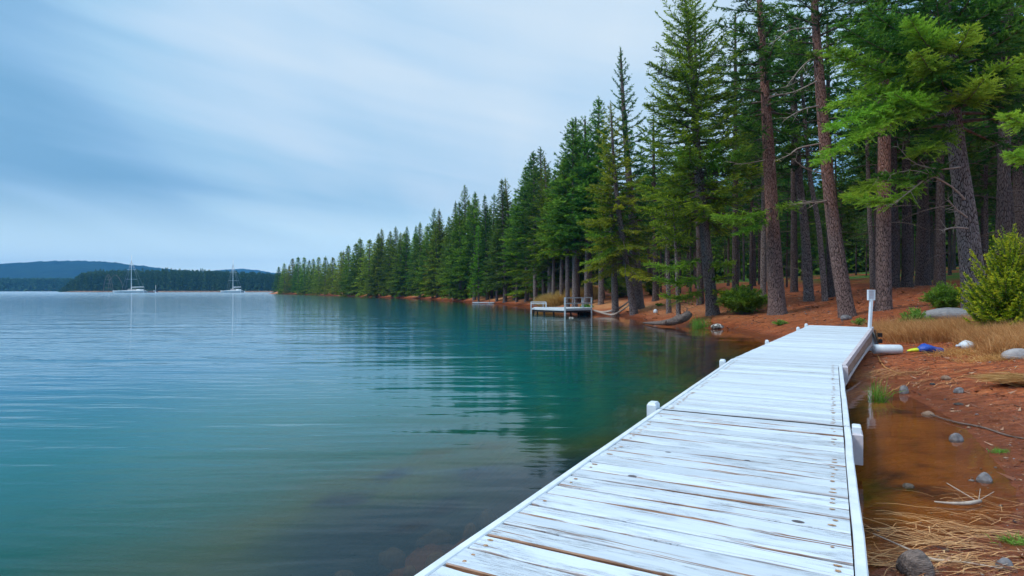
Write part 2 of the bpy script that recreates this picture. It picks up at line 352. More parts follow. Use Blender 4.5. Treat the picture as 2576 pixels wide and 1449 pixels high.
def axis(segs):
    out = []
    for a, b, n in segs: out += list(np.linspace(a, b, n, endpoint=False))
    return np.array(out + [segs[-1][1]])
def grid_mesh(name, xs, ys, zf, mats, attr=None):
    X, Y = np.meshgrid(xs, ys); Z = zf(X, Y)
    me = bpy.data.meshes.new(name); nv = X.size; nx, ny = len(xs), len(ys)
    co = np.stack([X, Y, Z], -1).reshape(-1, 3)
    idx = np.arange(nv).reshape(ny, nx)
    q = np.stack([idx[:-1, :-1], idx[:-1, 1:], idx[1:, 1:], idx[1:, :-1]], -1).reshape(-1, 4)
    me.vertices.add(nv); me.vertices.foreach_set('co', co.astype(np.float32).ravel())
    me.loops.add(q.size); me.loops.foreach_set('vertex_index', q.astype(np.int32).ravel())
    me.polygons.add(len(q)); me.polygons.foreach_set('loop_start', np.arange(0, q.size, 4, dtype=np.int32))
    try: me.polygons.foreach_set('loop_total', np.full(len(q), 4, dtype=np.int32))
    except Exception: pass
    me.polygons.foreach_set('use_smooth', np.ones(len(q), bool))
    if attr:
        for k, fn in attr.items():
            a = me.attributes.new(k, 'FLOAT', 'POINT'); a.data.foreach_set('value', fn(X, Y).astype(np.float32).ravel())
    me.update(calc_edges=True)
    for m in mats: me.materials.append(m)
    o = bpy.data.objects.new(name, me); sc.collection.objects.link(o); return o

def ground_material():
    m, t = mat('red_earth')
    g = N(t, 'ShaderNodeNewGeometry'); s = N(t, 'ShaderNodeSeparateXYZ'); LK(t, g.outputs['Position'], s.inputs[0])
    sa = N(t, 'ShaderNodeAttribute', attribute_name='inland')
    def noise(scale, det, rough=.6, stretch=None):
        n = N(t, 'ShaderNodeTexNoise'); n.inputs['Scale'].default_value = scale; n.inputs['Detail'].default_value = det; n.inputs['Roughness'].default_value = rough
        if stretch:
            mp = N(t, 'ShaderNodeMapping'); mp.inputs['Scale'].default_value = stretch; LK(t, g.outputs['Position'], mp.inputs[0]); LK(t, mp.outputs[0], n.inputs['Vector'])
        else: LK(t, g.outputs['Position'], n.inputs['Vector'])
        return n.outputs[0]
    a = noise(.7, 4); b = noise(9, 6, .7); c = noise(2.2, 5, .6, (.6, 2.2, 1))
    base = ramp(t, c, [(.30, (0.165, 0.037, 0.011)), (.50, (0.335, 0.082, 0.024)), (.68, (0.46, 0.145, 0.050))]).outputs[0]
    fine = ramp(t, b, [(.32, (0.45, 0.45, 0.45)), (.55, (1, 1, 1)), (.72, (1.45, 1.4, 1.35))]).outputs[0]
    col = mixc(t, 1.0, base, fine, 'MULTIPLY')
    # pale dry sand by the far banks
    bank = N(t, 'ShaderNodeMapRange', interpolation_type='SMOOTHSTEP'); LK(t, s.outputs[2], bank.inputs[0]); bank.inputs[1].default_value = .15; bank.inputs[2].default_value = .6
    far = N(t, 'ShaderNodeMapRange', interpolation_type='SMOOTHSTEP'); LK(t, s.outputs[1], far.inputs[0]); far.inputs[1].default_value = 20; far.inputs[2].default_value = 50
    inl = N(t, 'ShaderNodeMapRange', interpolation_type='SMOOTHSTEP'); LK(t, sa.outputs['Fac'], inl.inputs[0]); inl.inputs[1].default_value = 6; inl.inputs[2].default_value = 2.5
    k = math_n(t, 'MULTIPLY', math_n(t, 'MULTIPLY', bank.outputs[0], far.outputs[0]), math_n(t, 'MULTIPLY', inl.outputs[0], .75))
    col = mixc(t, k, col, ramp(t, a, [(.35, (0.50, 0.180, 0.070)), (.65, (0.66, 0.36, 0.16))]).outputs[0])
    # far point: more tan
    # wet strip at the waterline
    wet = N(t, 'ShaderNodeMapRange', interpolation_type='SMOOTHSTEP'); LK(t, math_n(t, 'ADD', s.outputs[2], math_n(t, 'MULTIPLY', math_n(t, 'SUBTRACT', c, .5), .12)), wet.inputs[0])
    wet.inputs[1].default_value = .24; wet.inputs[2].default_value = .04
    col = mixc(t, math_n(t, 'MULTIPLY', wet.outputs[0], .72), col, (0.12, 0.026, 0.007))
    # under water: orange brown bed
    uw = N(t, 'ShaderNodeMapRange'); LK(t, s.outputs[2], uw.inputs[0]); uw.inputs[1].default_value = 0.0; uw.inputs[2].default_value = -.05
    bed = ramp(t, noise(1.1, 4), [(.36, (0.055, 0.011, 0.002)), (.46, (0.215, 0.060, 0.005)), (.7, (0.34, 0.108, 0.010))]).outputs[0]
    col = mixc(t, uw.outputs[0], col, bed)
    # mossy green clearings deep in the wood
    gr = N(t, 'ShaderNodeMapRange', interpolation_type='SMOOTHSTEP'); LK(t, sa.outputs['Fac'], gr.inputs[0]); gr.inputs[1].default_value = 26; gr.inputs[2].default_value = 40
    gm_ = ramp(t, noise(.10, 3), [(.42, (0, 0, 0)), (.52, (1, 1, 1))]).outputs[0]
    col = mixc(t, math_n(t, 'MULTIPLY', gr.outputs[0], gm_), col, ramp(t, b, [(.3, (0.035, 0.10, 0.012)), (.7, (0.10, 0.24, 0.03))]).outputs[0])
    bs = N(t, 'ShaderNodeBsdfPrincipled'); LK(t, col, bs.inputs['Base Color'])
    rr = N(t, 'ShaderNodeMapRange'); LK(t, wet.outputs[0], rr.inputs[0]); rr.inputs[3].default_value = .9; rr.inputs[4].default_value = .35
    LK(t, rr.outputs[0], bs.inputs['Roughness']); bs.inputs['Specular IOR Level'].default_value = .3
    h = math_n(t, 'ADD', math_n(t, 'MULTIPLY', b, .6), math_n(t, 'ADD', math_n(t, 'MULTIPLY', noise(30, 4, .7), .4), noise(3.0, 3, .5, (.5, 3, 1))))
    bp = N(t, 'ShaderNodeBump'); bp.inputs['Strength'].default_value = .8; bp.inputs['Distance'].default_value = .05; LK(t, h, bp.inputs['Height'])
    LK(t, bp.outputs[0], bs.inputs['Normal'])
    o = N(t, 'ShaderNodeOutputMaterial'); LK(t, bs.outputs[0], o.inputs[0]); return m
gx = axis([(-4200, -500, 12), (-500, -150, 24), (-150, -30, 60), (-30, 0, 60), (0, 22, 180), (22, 60, 60), (60, 300, 30), (300, 4200, 12)])
gy = axis([(-4200, -300, 8), (-300, -10, 12), (-10, 2, 24), (2, 20, 160), (20, 60, 130), (60, 160, 90), (160, 420, 70), (420, 1500, 20), (1500, 4300, 6)])
ground = grid_mesh('ground', gx, gy, terrain, [ground_material()], {'inland': sdist}); tag(ground, kind='structure')
wx = axis([(-4300, -500, 10), (-500, -100, 20), (-100, -20, 40), (-20, 12, 150), (12, 60, 20), (60, 4300, 10)])
wy = axis([(-4300, -20, 8), (-20, 2, 22), (2, 30, 150), (30, 100, 70), (100, 400, 40), (400, 4300, 14)])

def water_material():
    m, t = mat('lake_water')
    g = N(t, 'ShaderNodeNewGeometry'); dep = N(t, 'ShaderNodeAttribute', attribute_name='depth').outputs['Fac']
    cove = N(t, 'ShaderNodeAttribute', attribute_name='shelter').outputs['Fac']
    def noise(scale, det, stretch, rot=0, rough=.5, dist=0):
        n = N(t, 'ShaderNodeTexNoise'); n.inputs['Scale'].default_value = scale; n.inputs['Detail'].default_value = det
        n.inputs['Roughness'].default_value = rough; n.inputs['Distortion'].default_value = dist
        mp = N(t, 'ShaderNodeMapping'); mp.inputs['Scale'].default_value = stretch; mp.inputs['Rotation'].default_value = (0, 0, rot)
        LK(t, g.outputs['Position'], mp.inputs[0]); LK(t, mp.outputs[0], n.inputs['Vector']); return n.outputs[0]
    opac = math_n(t, 'SUBTRACT', 1.0, math_n(t, 'POWER', 2.718, math_n(t, 'MULTIPLY', math_n(t, 'MAXIMUM', dep, 0.0), -0.80)), clamp=True)
    wobn = math_n(t, 'MULTIPLY', math_n(t, 'SUBTRACT', noise(.35, 3, (1, 1, 1), 0, .5), .5), 1.4)
    dd = math_n(t, 'ADD', dep, math_n(t, 'MULTIPLY', wobn, math_n(t, 'MINIMUM', dep, 1.0)))
    body = ramp(t, math_n(t, 'DIVIDE', dd, 8.0), [(0.0, (0.060, 0.036, 0.004)), (0.035, (0.022, 0.030, 0.010)), (0.06, (0.002, 0.030, 0.045)), (0.095, (0.004, 0.042, 0.055)), (0.125, (0.034, 0.080, 0.042)), (0.17, (0.006, 0.095, 0.075)), (0.36, (0.000, 0.118, 0.122)), (1.0, (0.000, 0.120, 0.200))]).outputs[0]
    df = N(t, 'ShaderNodeBsdfDiffuse'); LK(t, body, df.inputs[0])
    tr = N(t, 'ShaderNodeBsdfTransparent')
    tint = ramp(t, math_n(t, 'DIVIDE', dep, 2.0), [(0, (1, 1, 1)), (.15, (.93, .82, .60)), (1, (.55, .60, .45))]).outputs[0]; LK(t, tint, tr.inputs[0])
    m1 = N(t, 'ShaderNodeMixShader'); LK(t, opac, m1.inputs[0]); LK(t, tr.outputs[0], m1.inputs[1]); LK(t, df.outputs[0], m1.inputs[2])
    # ripples: long soft crests lying across the view, finer towards the sheltered shore
    h1 = noise(.55, 3, (.22, 1.0, 1), R(8), .5, .4)
    h2 = noise(2.2, 2, (.20, 1.0, 1), R(4), .5, .3)
    h3 = noise(6.5, 2, (.35, 1.0, 1), R(2), .5, .2)
    calm = N(t, 'ShaderNodeMapRange'); LK(t, cove, calm.inputs[0]); calm.inputs[3].default_value = 1.0; calm.inputs[4].default_value = .12
    hh = math_n(t, 'ADD', math_n(t, 'MULTIPLY', h1, 1.0), math_n(t, 'ADD', math_n(t, 'MULTIPLY', h2, .34), math_n(t, 'MULTIPLY', h3, .07)))
    bp = N(t, 'ShaderNodeBump'); bp.inputs['Distance'].default_value = .055
    LK(t, calm.outputs[0], bp.inputs['Strength'])
    LK(t, hh, bp.inputs['Height'])
    gl_ = N(t, 'ShaderNodeBsdfGlossy'); ps = N(t, 'ShaderNodeSeparateXYZ'); LK(t, g.outputs['Position'], ps.inputs[0]); rg_ = N(t, 'ShaderNodeMapRange'); LK(t, ps.outputs[1], rg_.inputs[0]); rg_.inputs[1].default_value = 60; rg_.inputs[2].default_value = 500; rg_.inputs[3].default_value = .055; rg_.inputs[4].default_value = .24; LK(t, rg_.outputs[0], gl_.inputs['Roughness']); gl_.inputs['Color'].default_value = (.97, .98, 1, 1); LK(t, bp.outputs[0], gl_.inputs['Normal'])
    fr = N(t, 'ShaderNodeFresnel'); fr.inputs[0].default_value = 1.23; LK(t, bp.outputs[0], fr.inputs['Normal'])
    m2 = N(t, 'ShaderNodeMixShader'); LK(t, fr.outputs[0], m2.inputs[0]); LK(t, m1.outputs[0], m2.inputs[1]); LK(t, gl_.outputs[0], m2.inputs[2])
    o = N(t, 'ShaderNodeOutputMaterial'); LK(t, m2.outputs[0], o.inputs[0]); return m
def shelter(X, Y):
    s = -sdist(X, Y); return np.clip(1 - (s - .5) / (3 + .12 * np.abs(Y)), 0, 1)
water = grid_mesh('lake_water', wx, wy, lambda X, Y: X * 0, [water_material()], {'depth': lambda X, Y: -terrain(X, Y), 'shelter': shelter}); tag(water, kind='structure')

# ------------------------------------------------------------------ foliage generators
UP = np.array([0, 0, 1.0])
def nrm(a): return a / (np.linalg.norm(a, axis=-1, keepdims=True) + 1e-9)
def cards(rng, P, D, L, wr):
    """thin triangles: base P, direction D, length L"""
    q = nrm(np.cross(D, rng.normal(size=D.shape))) * (L * wr * .5)[:, None]
    return np.stack([P - q, P + q, P + D * L[:, None]], 1)
def spray(rng, pts, width, spacing, card, cpm, tone0, bare=.12, droop=.12, lift=.0, wr=.34, thick=.0, tipk=.38):
    """a bough: twigs on both sides of the polyline pts (K,3), each clothed in cards"""
    pts = np.asarray(pts, float); seg = np.linalg.norm(np.diff(pts, axis=0), axis=1); L = seg.sum()
    cum = np.concatenate([[0], np.cumsum(seg)]) / L
    n = max(4, int(L / spacing * 2)); s = np.sort(rng.uniform(bare, 1.0, n))
    P0 = np.stack([np.interp(s, cum, pts[:, k]) for k in range(3)], 1)
    e = .02; P1 = np.stack([np.interp(np.minimum(s + e, 1), cum, pts[:, k]) for k in range(3)], 1)
    P2 = np.stack([np.interp(np.maximum(s - e, 0), cum, pts[:, k]) for k in range(3)], 1)
    T = nrm(P1 - P2); side = rng.choice([-1, 1], n)[:, None]
    lat = nrm(np.cross(T, UP)) * side
    shape = np.minimum(1, (s - bare) * 5 + .3) * (1 - s) ** .55 + .16
    tl = width * shape * rng.uniform(.55, 1.15, n)
    Dt = nrm(T * rng.uniform(.4, .9, (n, 1)) + lat * rng.uniform(.5, 1, (n, 1)) + UP * rng.normal(lift, .18 + thick, (n, 1)))
    cnt = np.maximum(2, (tl * cpm * rng.uniform(.7, 1.3, n)).astype(int))
    idx = np.repeat(np.arange(n), cnt); m = len(idx); v = rng.uniform(0, 1, m)
    P = P0[idx] + Dt[idx] * (tl[idx] * v)[:, None] - UP * (droop * tl[idx] * v * v)[:, None]
    D = nrm(Dt[idx] + rng.normal(0, .45, (m, 3)) + UP * .08)
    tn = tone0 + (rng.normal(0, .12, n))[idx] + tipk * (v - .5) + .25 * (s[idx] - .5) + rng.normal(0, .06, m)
    return cards(rng, P, D, card * rng.uniform(.7, 1.3, m) * (1.1 - .3 * v), wr), np.clip(tn, 0, 1)
def spline(pts, n):
    pts = np.asarray(pts, float); k = len(pts); t = np.linspace(0, k - 1, n); out = []
    for a in t:
        i = min(int(a), k - 2); u = a - i
        p0, p1, p2, p3 = pts[max(i - 1, 0)], pts[i], pts[i + 1], pts[min(i + 2, k - 1)]
        out.append(.5 * ((2 * p1) + (-p0 + p2) * u + (2 * p0 - 5 * p1 + 4 * p2 - p3) * u * u + (-p0 + 3 * p1 - 3 * p2 + p3) * u ** 3))
    return np.array(out)
def limb(mb, pts, r0, r1, n=4):
    k = len(pts); mb.tube(pts, [r0 + (r1 - r0) * i / (k - 1) for i in range(k)], n, cap=False)
def trunk_mb(path, r0, rtop, seed=0, flare=.55, n=12):
    """path: (K,3) from the ground up"""
    rng = random.Random(seed); ph = rng.uniform(0, 6)
    zs = path[:, 2] - path[0, 2]; H = zs[-1]
    rr = [r0 * ((1 - z / (H * 1.02)) ** .75 * (1 - rtop) + rtop) * (1 + flare * math.exp(-z / (r0 * 1.3))) for z in zs]
    mb = MB()
    def lob(i, a):
        k = math.exp(-zs[i] / (r0 * 1.8)); return 1 + k * .16 * math.sin(a * 5 + ph) + k * .09 * math.sin(a * 3 + ph * 2) + .03 * math.sin(a * 2 + zs[i])
    mb.tube([Vector(p) for p in path], rr, n, lob=lob)
    return mb, rr
def conifer_parts(seed, H, r0, cs, Rm, nb, card, cpm, spacing, prof, e_lo=-.1, e_hi=.8, droop=.25, tipup=.15, wid=.38, tone=.45, path=None,
                  rtop=.06, bare=.15, gap=0.0, wr=.34, azw=None, deadn=0, thick=0.0, flare=.55, limbs=True, tn=12, leaf_top=True, tipk=.38):
    """returns trunk MB, branch MB, tris, tones. Base at the origin."""
    rng = np.random.default_rng(seed); rnd = random.Random(seed)
    if path is None:
        a = rng.uniform(0, 6.28); k = rng.uniform(.0, .03) * H
        path = spline([(0, 0, -.3), (k * .15 * math.cos(a), k * .15 * math.sin(a), H * .3), (k * .6 * math.cos(a), k * .6 * math.sin(a), H * .65), (k * math.cos(a), k * math.sin(a), H)], 16)
    # extra rings near the foot
    zb = [path[0, 2], path[0, 2] + .28, path[0, 2] + .4, path[0, 2] + .55, path[0, 2] + .8, path[0, 2] + 1.2]
    low = np.array([[np.interp(z, path[:, 2], path[:, 0]), np.interp(z, path[:, 2], path[:, 1]), z] for z in zb])
    P = np.vstack([low, path[path[:, 2] > zb[-1] + .2]])
    tm, rr = trunk_mb(P, r0, rtop, seed, flare, tn)
    bm = MB(); T = []; TN = []
    pos = lambda h: np.array([np.interp(h, P[:, 2], P[:, 0]), np.interp(h, P[:, 2], P[:, 1]), h])
    ga = rng.uniform(0, 6.28)
    for i in range(nb):
        u = (i + rng.uniform(0, .9)) / nb                 # 0 at crown base, 1 at tip
        if gap and rng.uniform() < gap * (1 - u): continue
        h = H * (cs + (1 - cs) * u * .985)
        ga += 2.39996 + rng.normal(0, .25)
        if azw is not None and rng.uniform() < azw[1]: ga = azw[0] + rng.normal(0, .9)
        L = Rm * prof(u) * rng.uniform(.72, 1.12) + .05
        el = e_lo + (e_hi - e_lo) * u + rng.normal(0, .08)
        s = np.linspace(0, 1, 6); dirh = np.array([math.cos(ga), math.sin(ga), 0])
        z = L * (s * math.tan(el) - droop * (1 - u) * s ** 1.6 + tipup * s ** 3)
        bend = rng.normal(0, .08) * L
        perp = np.array([-math.sin(ga), math.cos(ga), 0])
        pts = pos(h)[None, :] + dirh * (L * s)[:, None] + perp * (bend * s * s)[:, None] + UP * z[:, None]
        if limbs: limb(bm, pts, max(.008, r0 * .16 * (1 - u) + L * .006), .004, 4)
        t_, n_ = spray(rng, pts, max(L * wid, card * 1.3), spacing, card, cpm, tone + rng.normal(0, .10) + .1 * u, bare * (1 - u), wr=wr, thick=thick, tipk=tipk)
        T.append(t_); TN.append(n_)
    if leaf_top:
        t_, n_ = spray(rng, np.array([pos(H * .95), pos(H * .975), pos(H * .999) + UP * card * 1.2]), card * .8, spacing * .5, card, cpm, tone + .1, 0, wr=wr, thick=.6)
        T.append(t_); TN.append(n_)
    for i in range(deadn):                                 # bare dead branches under the crown
        h = H * rng.uniform(.12, max(cs, .08) + .12); a = rng.uniform(0, 6.28); L = rng.uniform(.5, 2.4)
        s = np.linspace(0, 1, 6); d = np.array([math.cos(a), math.sin(a), 0]); p = np.array([-math.sin(a), math.cos(a), 0])
        pts = pos(h) + d * (L * s)[:, None] + p * (rng.normal(0, .15) * L * s ** 2)[:, None] + UP * (L * (rng.uniform(-.05, .3) * s - .35 * s ** 2))[:, None]
        limb(bm, pts, .022, .004, 4)
    return tm, bm, np.concatenate(T), np.concatenate(TN), P
def put_tree(name, parts, loc, leafm, barkm, branchm, rz=0):
    tm, bm, T, TN, P = parts
    e = empty(name, loc, rz)
    tm.build('trunk', barkm, e)
    if bm.v: bm.build('branches', branchm, e)
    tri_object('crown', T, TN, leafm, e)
    return e
og = lambda u: (1 - u) ** .82 * min(1, .80 + u * 1.6)           # ogive column
cone = lambda u: (1 - u) ** .9 * min(1, .75 + u * 1.5)
wide = lambda u: (1 - u) ** .55 * min(1, .55 + u * 1.4)
sparse = lambda u: (1 - u) ** .8

# ------------------------------------------------------------------ shore conifers, far to middle distance
PROTO = {}
def proto(key, *a, **k):
    leafm, barkm = k.pop('leaf'), k.pop('bark')
    PROTO[key] = (put_tree('conifer', conifer_parts(*a, **k), (0, 0, -500), leafm, barkm, M['branch']), a[1])
for i in range(5):       # far columns: H 17
    proto(('far', i), 100 + i, 17.0, .24, .02 + .025 * i, 3.2 + .15 * (i % 3), 190, .32, 19, .30, og, e_lo=-.35, e_hi=.45, droop=.15, tipup=.1, wid=.36, tone=.55, wr=.36,
          leaf=M[['needle', 'needle_olive', 'needle', 'needle_dark', 'needle_olive'][i]], bark=M['bark'], tn=8, limbs=False, bare=.3)
for i in range(6):       # middle distance: H 18
    proto(('mid', i), 200 + i, 18.0, .25, [.05, .16, .08, .22, .14, .07][i], [3.6, 3.1, 3.7, 3.4, 3.0, 3.7][i], 215, .21, 34, .16, [og, cone, og, og, cone, og][i], e_lo=-.3, e_hi=.6, droop=.2,
          tipup=.12, wid=.34, tone=.42, wr=.28, leaf=M[['needle', 'needle_dark', 'needle_olive', 'needle', 'needle_dark', 'needle'][i]], bark=M['bark'], tn=10, deadn=10, bare=.28)
for i in (6, 7):
    proto(('mid', i), 200 + i, 18.0, .23, .36, 3.2, 150, .21, 32, .16, [cone, og][i - 6], e_lo=-.15, e_hi=.8, droop=.2, tipup=.12, wid=.34, tone=.45, wr=.28, leaf=M[['needle', 'needle_dark'][i - 6]], bark=M['bark'], tn=10, deadn=14, bare=.28)
for i in range(3):       # ragged, open-topped
    proto(('open', i), 300 + i, 18.0, .20, .22, 3.0, 120, .20, 28, .17, sparse, e_lo=-.2, e_hi=.95, droop=.25, tipup=.3, wid=.30, tone=.36, wr=.28, gap=.2,
          leaf=M[['needle_dark', 'needle', 'needle_dark'][i]], bark=M['bark_dark'], tn=10, deadn=14, bare=.3)
rng0 = random.Random(5)
GR = 'conifers along the shore'
WORD = {'far': 'dense column-shaped', 'mid': 'full green', 'open': 'ragged open-topped'}
tips = [(701, 672, 'far', 3), (717, 663, 'far', 0), (737, 651, 'far', 1), (750, 648, 'far', 3), (766, 648, 'far', 0), (777, 656, 'far', 3), (790, 652, 'far', 2), (803, 647, 'far', 0),
        (818, 647, 'far', 4), (837, 648, 'far', 1), (856, 634, 'far', 2), (867, 634, 'far', 4), (879, 618, 'far', 0), (896, 614, 'far', 3), (908, 601, 'far', 2), (928, 603, 'far', 1),
        (949, 587, 'mid', 0), (959, 577, 'mid', 2), (980, 582, 'mid', 3), (997, 571, 'mid', 5), (1007, 585, 'mid', 2), (1020, 570, 'mid', 0), (1044, 569, 'mid', 1), (1056, 560, 'mid', 5),
        (1088, 525, 'open', 0), (1072, 582, 'mid', 5), (1107, 529, 'mid', 2), (1100, 560, 'mid', 0), (1142, 509, 'mid', 1), (1132, 545, 'mid', 3), (1171, 468, 'open', 1), (1160, 508, 'mid', 0), (1193, 484, 'mid', 3),
        (1226, 491, 'mid', 4), (1237, 490, 'open', 2), (1250, 540, 'mid', 1), (1271, 452, 'mid', 4), (1300, 500, 'mid', 7), (1325, 420, 'mid', 6), (1347, 383, 'mid', 7), (1368, 373, 'open', 0),
        (1392, 430, 'mid', 6), (1412, 400, 'mid', 6), (1446, 305, 'mid', 7), (1428, 395, 'mid', 6), (1475, 360, 'mid', 7), (1512, 250, 'mid', 7)]
SHX = np.array([p[0] for p in shore_px]); SHD = np.array([EYE * F / (p[1] - HY) for p in shore_px])
ORD = ['first', 'second', 'third', 'fourth', 'fifth', 'sixth', 'seventh', 'eighth', 'ninth', 'tenth', 'eleventh', 'twelfth', 'thirteenth', 'fourteenth', 'fifteenth', 'sixteenth',
       'seventeenth', 'eighteenth', 'nineteenth', 'twentieth']
def ordinal(n):
    if n < 20: return ORD[n]
    tens = {2: 'twenty', 3: 'thirty', 4: 'forty', 5: 'fifty'}[(n + 1) // 10]
    return tens + '-' + ORD[(n + 1) % 10 - 1] if (n + 1) % 10 else {30: 'thirtieth', 40: 'fortieth', 50: 'fiftieth'}[n + 1]
order = sorted(range(len(tips)), key=lambda i: tips[i][0])
cnt_placed = 0
used_proto = set()
def place(key, loc, H, label, cat, group, rz, sxy=1.0, name=None):
    src, H0 = PROTO[key]
    if key in used_proto: o = copy_tree(src)
    else: o = src; used_proto.add(key)
    k = H / H0; o.location = loc; o.rotation_euler = (0, 0, rz); o.scale = (k * sxy, k * sxy, k)
    tag(o, label, cat, group); return o
for rank, i in enumerate(order):
    x, yt, kind, var = tips[i]
    d = float(np.interp(x, SHX, SHD)) + [2.5, 4.5, 7, 3.5][i % 4] * (1 if x < 1250 else .8)
    b = base_at(x, d)
    H = EYE + (HY - yt) / F * d - b.z
    tone = {'needle_dark': 'dark blue-green', 'needle_olive': 'olive-green'}.get('', '')
    place((kind, var), b, H, f"{WORD[kind]} conifer by the water, {ordinal(rank)} treetop along the shore from the point", 'tree', GR, rng0.uniform(0, 6.28), rng0.uniform(.95, 1.12) * (1.5 if kind == 'far' else 1.12))
# bright pale-green young conifer standing in front of the row
yc = put_tree('young_conifer', conifer_parts(412, 11.8, .16, .10, 1.95, 130, .20, 26, .17, cone, e_lo=-.25, e_hi=.7, droop=.2, tipup=.2, wid=.34, tone=.5, wr=.28, bare=.1), base_at(1204, 92.5), M['needle_lime'], M['bark'], M['branch'])
tag(yc, 'bright green short conifer in front of the darker shore trees', 'tree')

# second row behind, seen between and just under the treetops
ENVX = [p[0] for p in tips]; ENVY = [p[1] for p in tips]
o_ = np.argsort(ENVX); ENVX = np.array(ENVX)[o_]; ENVY = np.array(ENVY)[o_]
for i in range(64):
    x = 705 + (1500 - 705) * (max(0, i + rng0.uniform(-.3, .3)) / 64) ** 1.25
    d = float(np.interp(x, SHX, SHD)); d += rng0.uniform(8, 15) * (1 + d / 150)
    b = base_at(x, d)
    yt = float(np.interp(x, ENVX, ENVY)) + rng0.uniform(14, 60) * (60 / d) + 8
    H = EYE + (HY - yt) / F * d - b.z
    kd = ('far', rng0.randrange(5)) if d > 150 else ('mid', rng0.randrange(6))
    place(kd, b, H, 'dark conifer filling the second row behind the shore trees', 'tree', 'second row of conifers behind the shore trees', rng0.uniform(0, 6.28), rng0.uniform(1.3, 1.7))

# ------------------------------------------------------------------ hero trees
def px_path(pts, d, zbase, lean=0.0):
    """trunk path relative to its base from photo points (x, y) bottom to top; lean = metres towards the viewer at the top"""
    P = [W(x, y, d - lean * i / (len(pts) - 1)) for i, (x, y) in enumerate(pts)]
    b = Vector((P[0].x, P[0].y, zbase))
    P[0] = b
    rel = [(p - b) for p in P]; rel = [Vector((0, 0, -.35))] + rel[1:]
    return b, spline([tuple(p) for p in rel], 22)
def bough(rng, base, a, b, width, tone, sag=-.1, card=.085, cpm=82, spacing=.055, r=.03, bare=.15, lift=.12, thick=.1, mid=None):
    """explicit bough between world points a and b, in coordinates relative to base"""
    a = np.array(a - base); b = np.array(b - base); L = np.linalg.norm(b - a)
    m = (a + b) / 2 + UP * sag * L
    if mid is not None: m = np.array(mid - base)
    pts = spline([a, m, b], 8)
    T, TN = spray(rng, pts, width, spacing, card, cpm, tone, bare, droop=.1, lift=lift, wr=.32, thick=thick)
    return pts, T, TN
def hero(name, label, xy, d, r0, crown, leaf, bark, lean=0.0, boughs=(), dead=(), seed=1, zoff=0.0):
    """xy: photo points of the trunk, bottom to top. crown: dict for conifer_parts. boughs: (x0,y0,x1,y1,dd0,dd1,width,tone)"""
    X = (xy[0][0] - HX) / F * d; zb = TZ(X, d)
    base, path = px_path(xy, d, zb, lean)
    H = path[-1, 2]
    rng = np.random.default_rng(seed * 77)
    c = dict(cs=.4, Rm=3, nb=60, card=.10, cpm=54, spacing=.10, prof=wide); c.update(crown)
    cs, Rm, nb, card, cpm, sp, pr = (c.pop(k) for k in ('cs', 'Rm', 'nb', 'card', 'cpm', 'spacing', 'prof'))
    tm, bm, T, TN, P = conifer_parts(seed, H, r0, cs, Rm, nb, card, cpm, sp, pr, path=path, **c)
    Ts, Tn = [T], [TN]; vivid = []  # boughs with painted-in light, kept apart from the crown
    for bo in boughs:
        x0, y0, x1, y1, d0, d1, wd, tn = bo[:8]; kw = bo[8] if len(bo) > 8 else {}
        pts, t_, n_ = bough(rng, base, W(x0, y0, d0), W(x1, y1, d1), wd, tn, **kw)
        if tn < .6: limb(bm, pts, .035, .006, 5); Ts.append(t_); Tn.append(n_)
        else: vivid.append((pts, t_, n_))
    dm = MB()
    for pl in dead:
        pts = spline([tuple(W(x, y, dd) - base) for (x, y, dd) in pl], 9); limb(dm, pts, .035, .006, 5)
        for k in range(3, 9):                                # side twigs
            for q in range(2):
                a = np.array(pts[k]); L = rng.uniform(.25, .8) * (1.3 - k / 9); dd = nrm(np.array(pts[k] - pts[k - 1]) / (np.linalg.norm(pts[k] - pts[k - 1])) + rng.normal(0, .6, 3))
                limb(dm, spline([a, a + dd * L * .5, a + dd * L + UP * rng.normal(0, .1) * L], 4), .012, .003, 3)
    e = put_tree(name, (tm, bm, np.concatenate(Ts), np.concatenate(Tn), P), base, leaf, bark, M['branch'])
    if dm.v: dm.build('dead_branches', M['dead'], e)
    for pts, t_, n_ in vivid:
        b_ = tri_object('bough', t_, n_, M['bough'], e); b_['label'] = 'bough with light painted into its yellow-green needles'
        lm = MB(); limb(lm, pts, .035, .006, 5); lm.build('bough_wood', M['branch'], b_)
    tag(e, label, 'tree'); return e
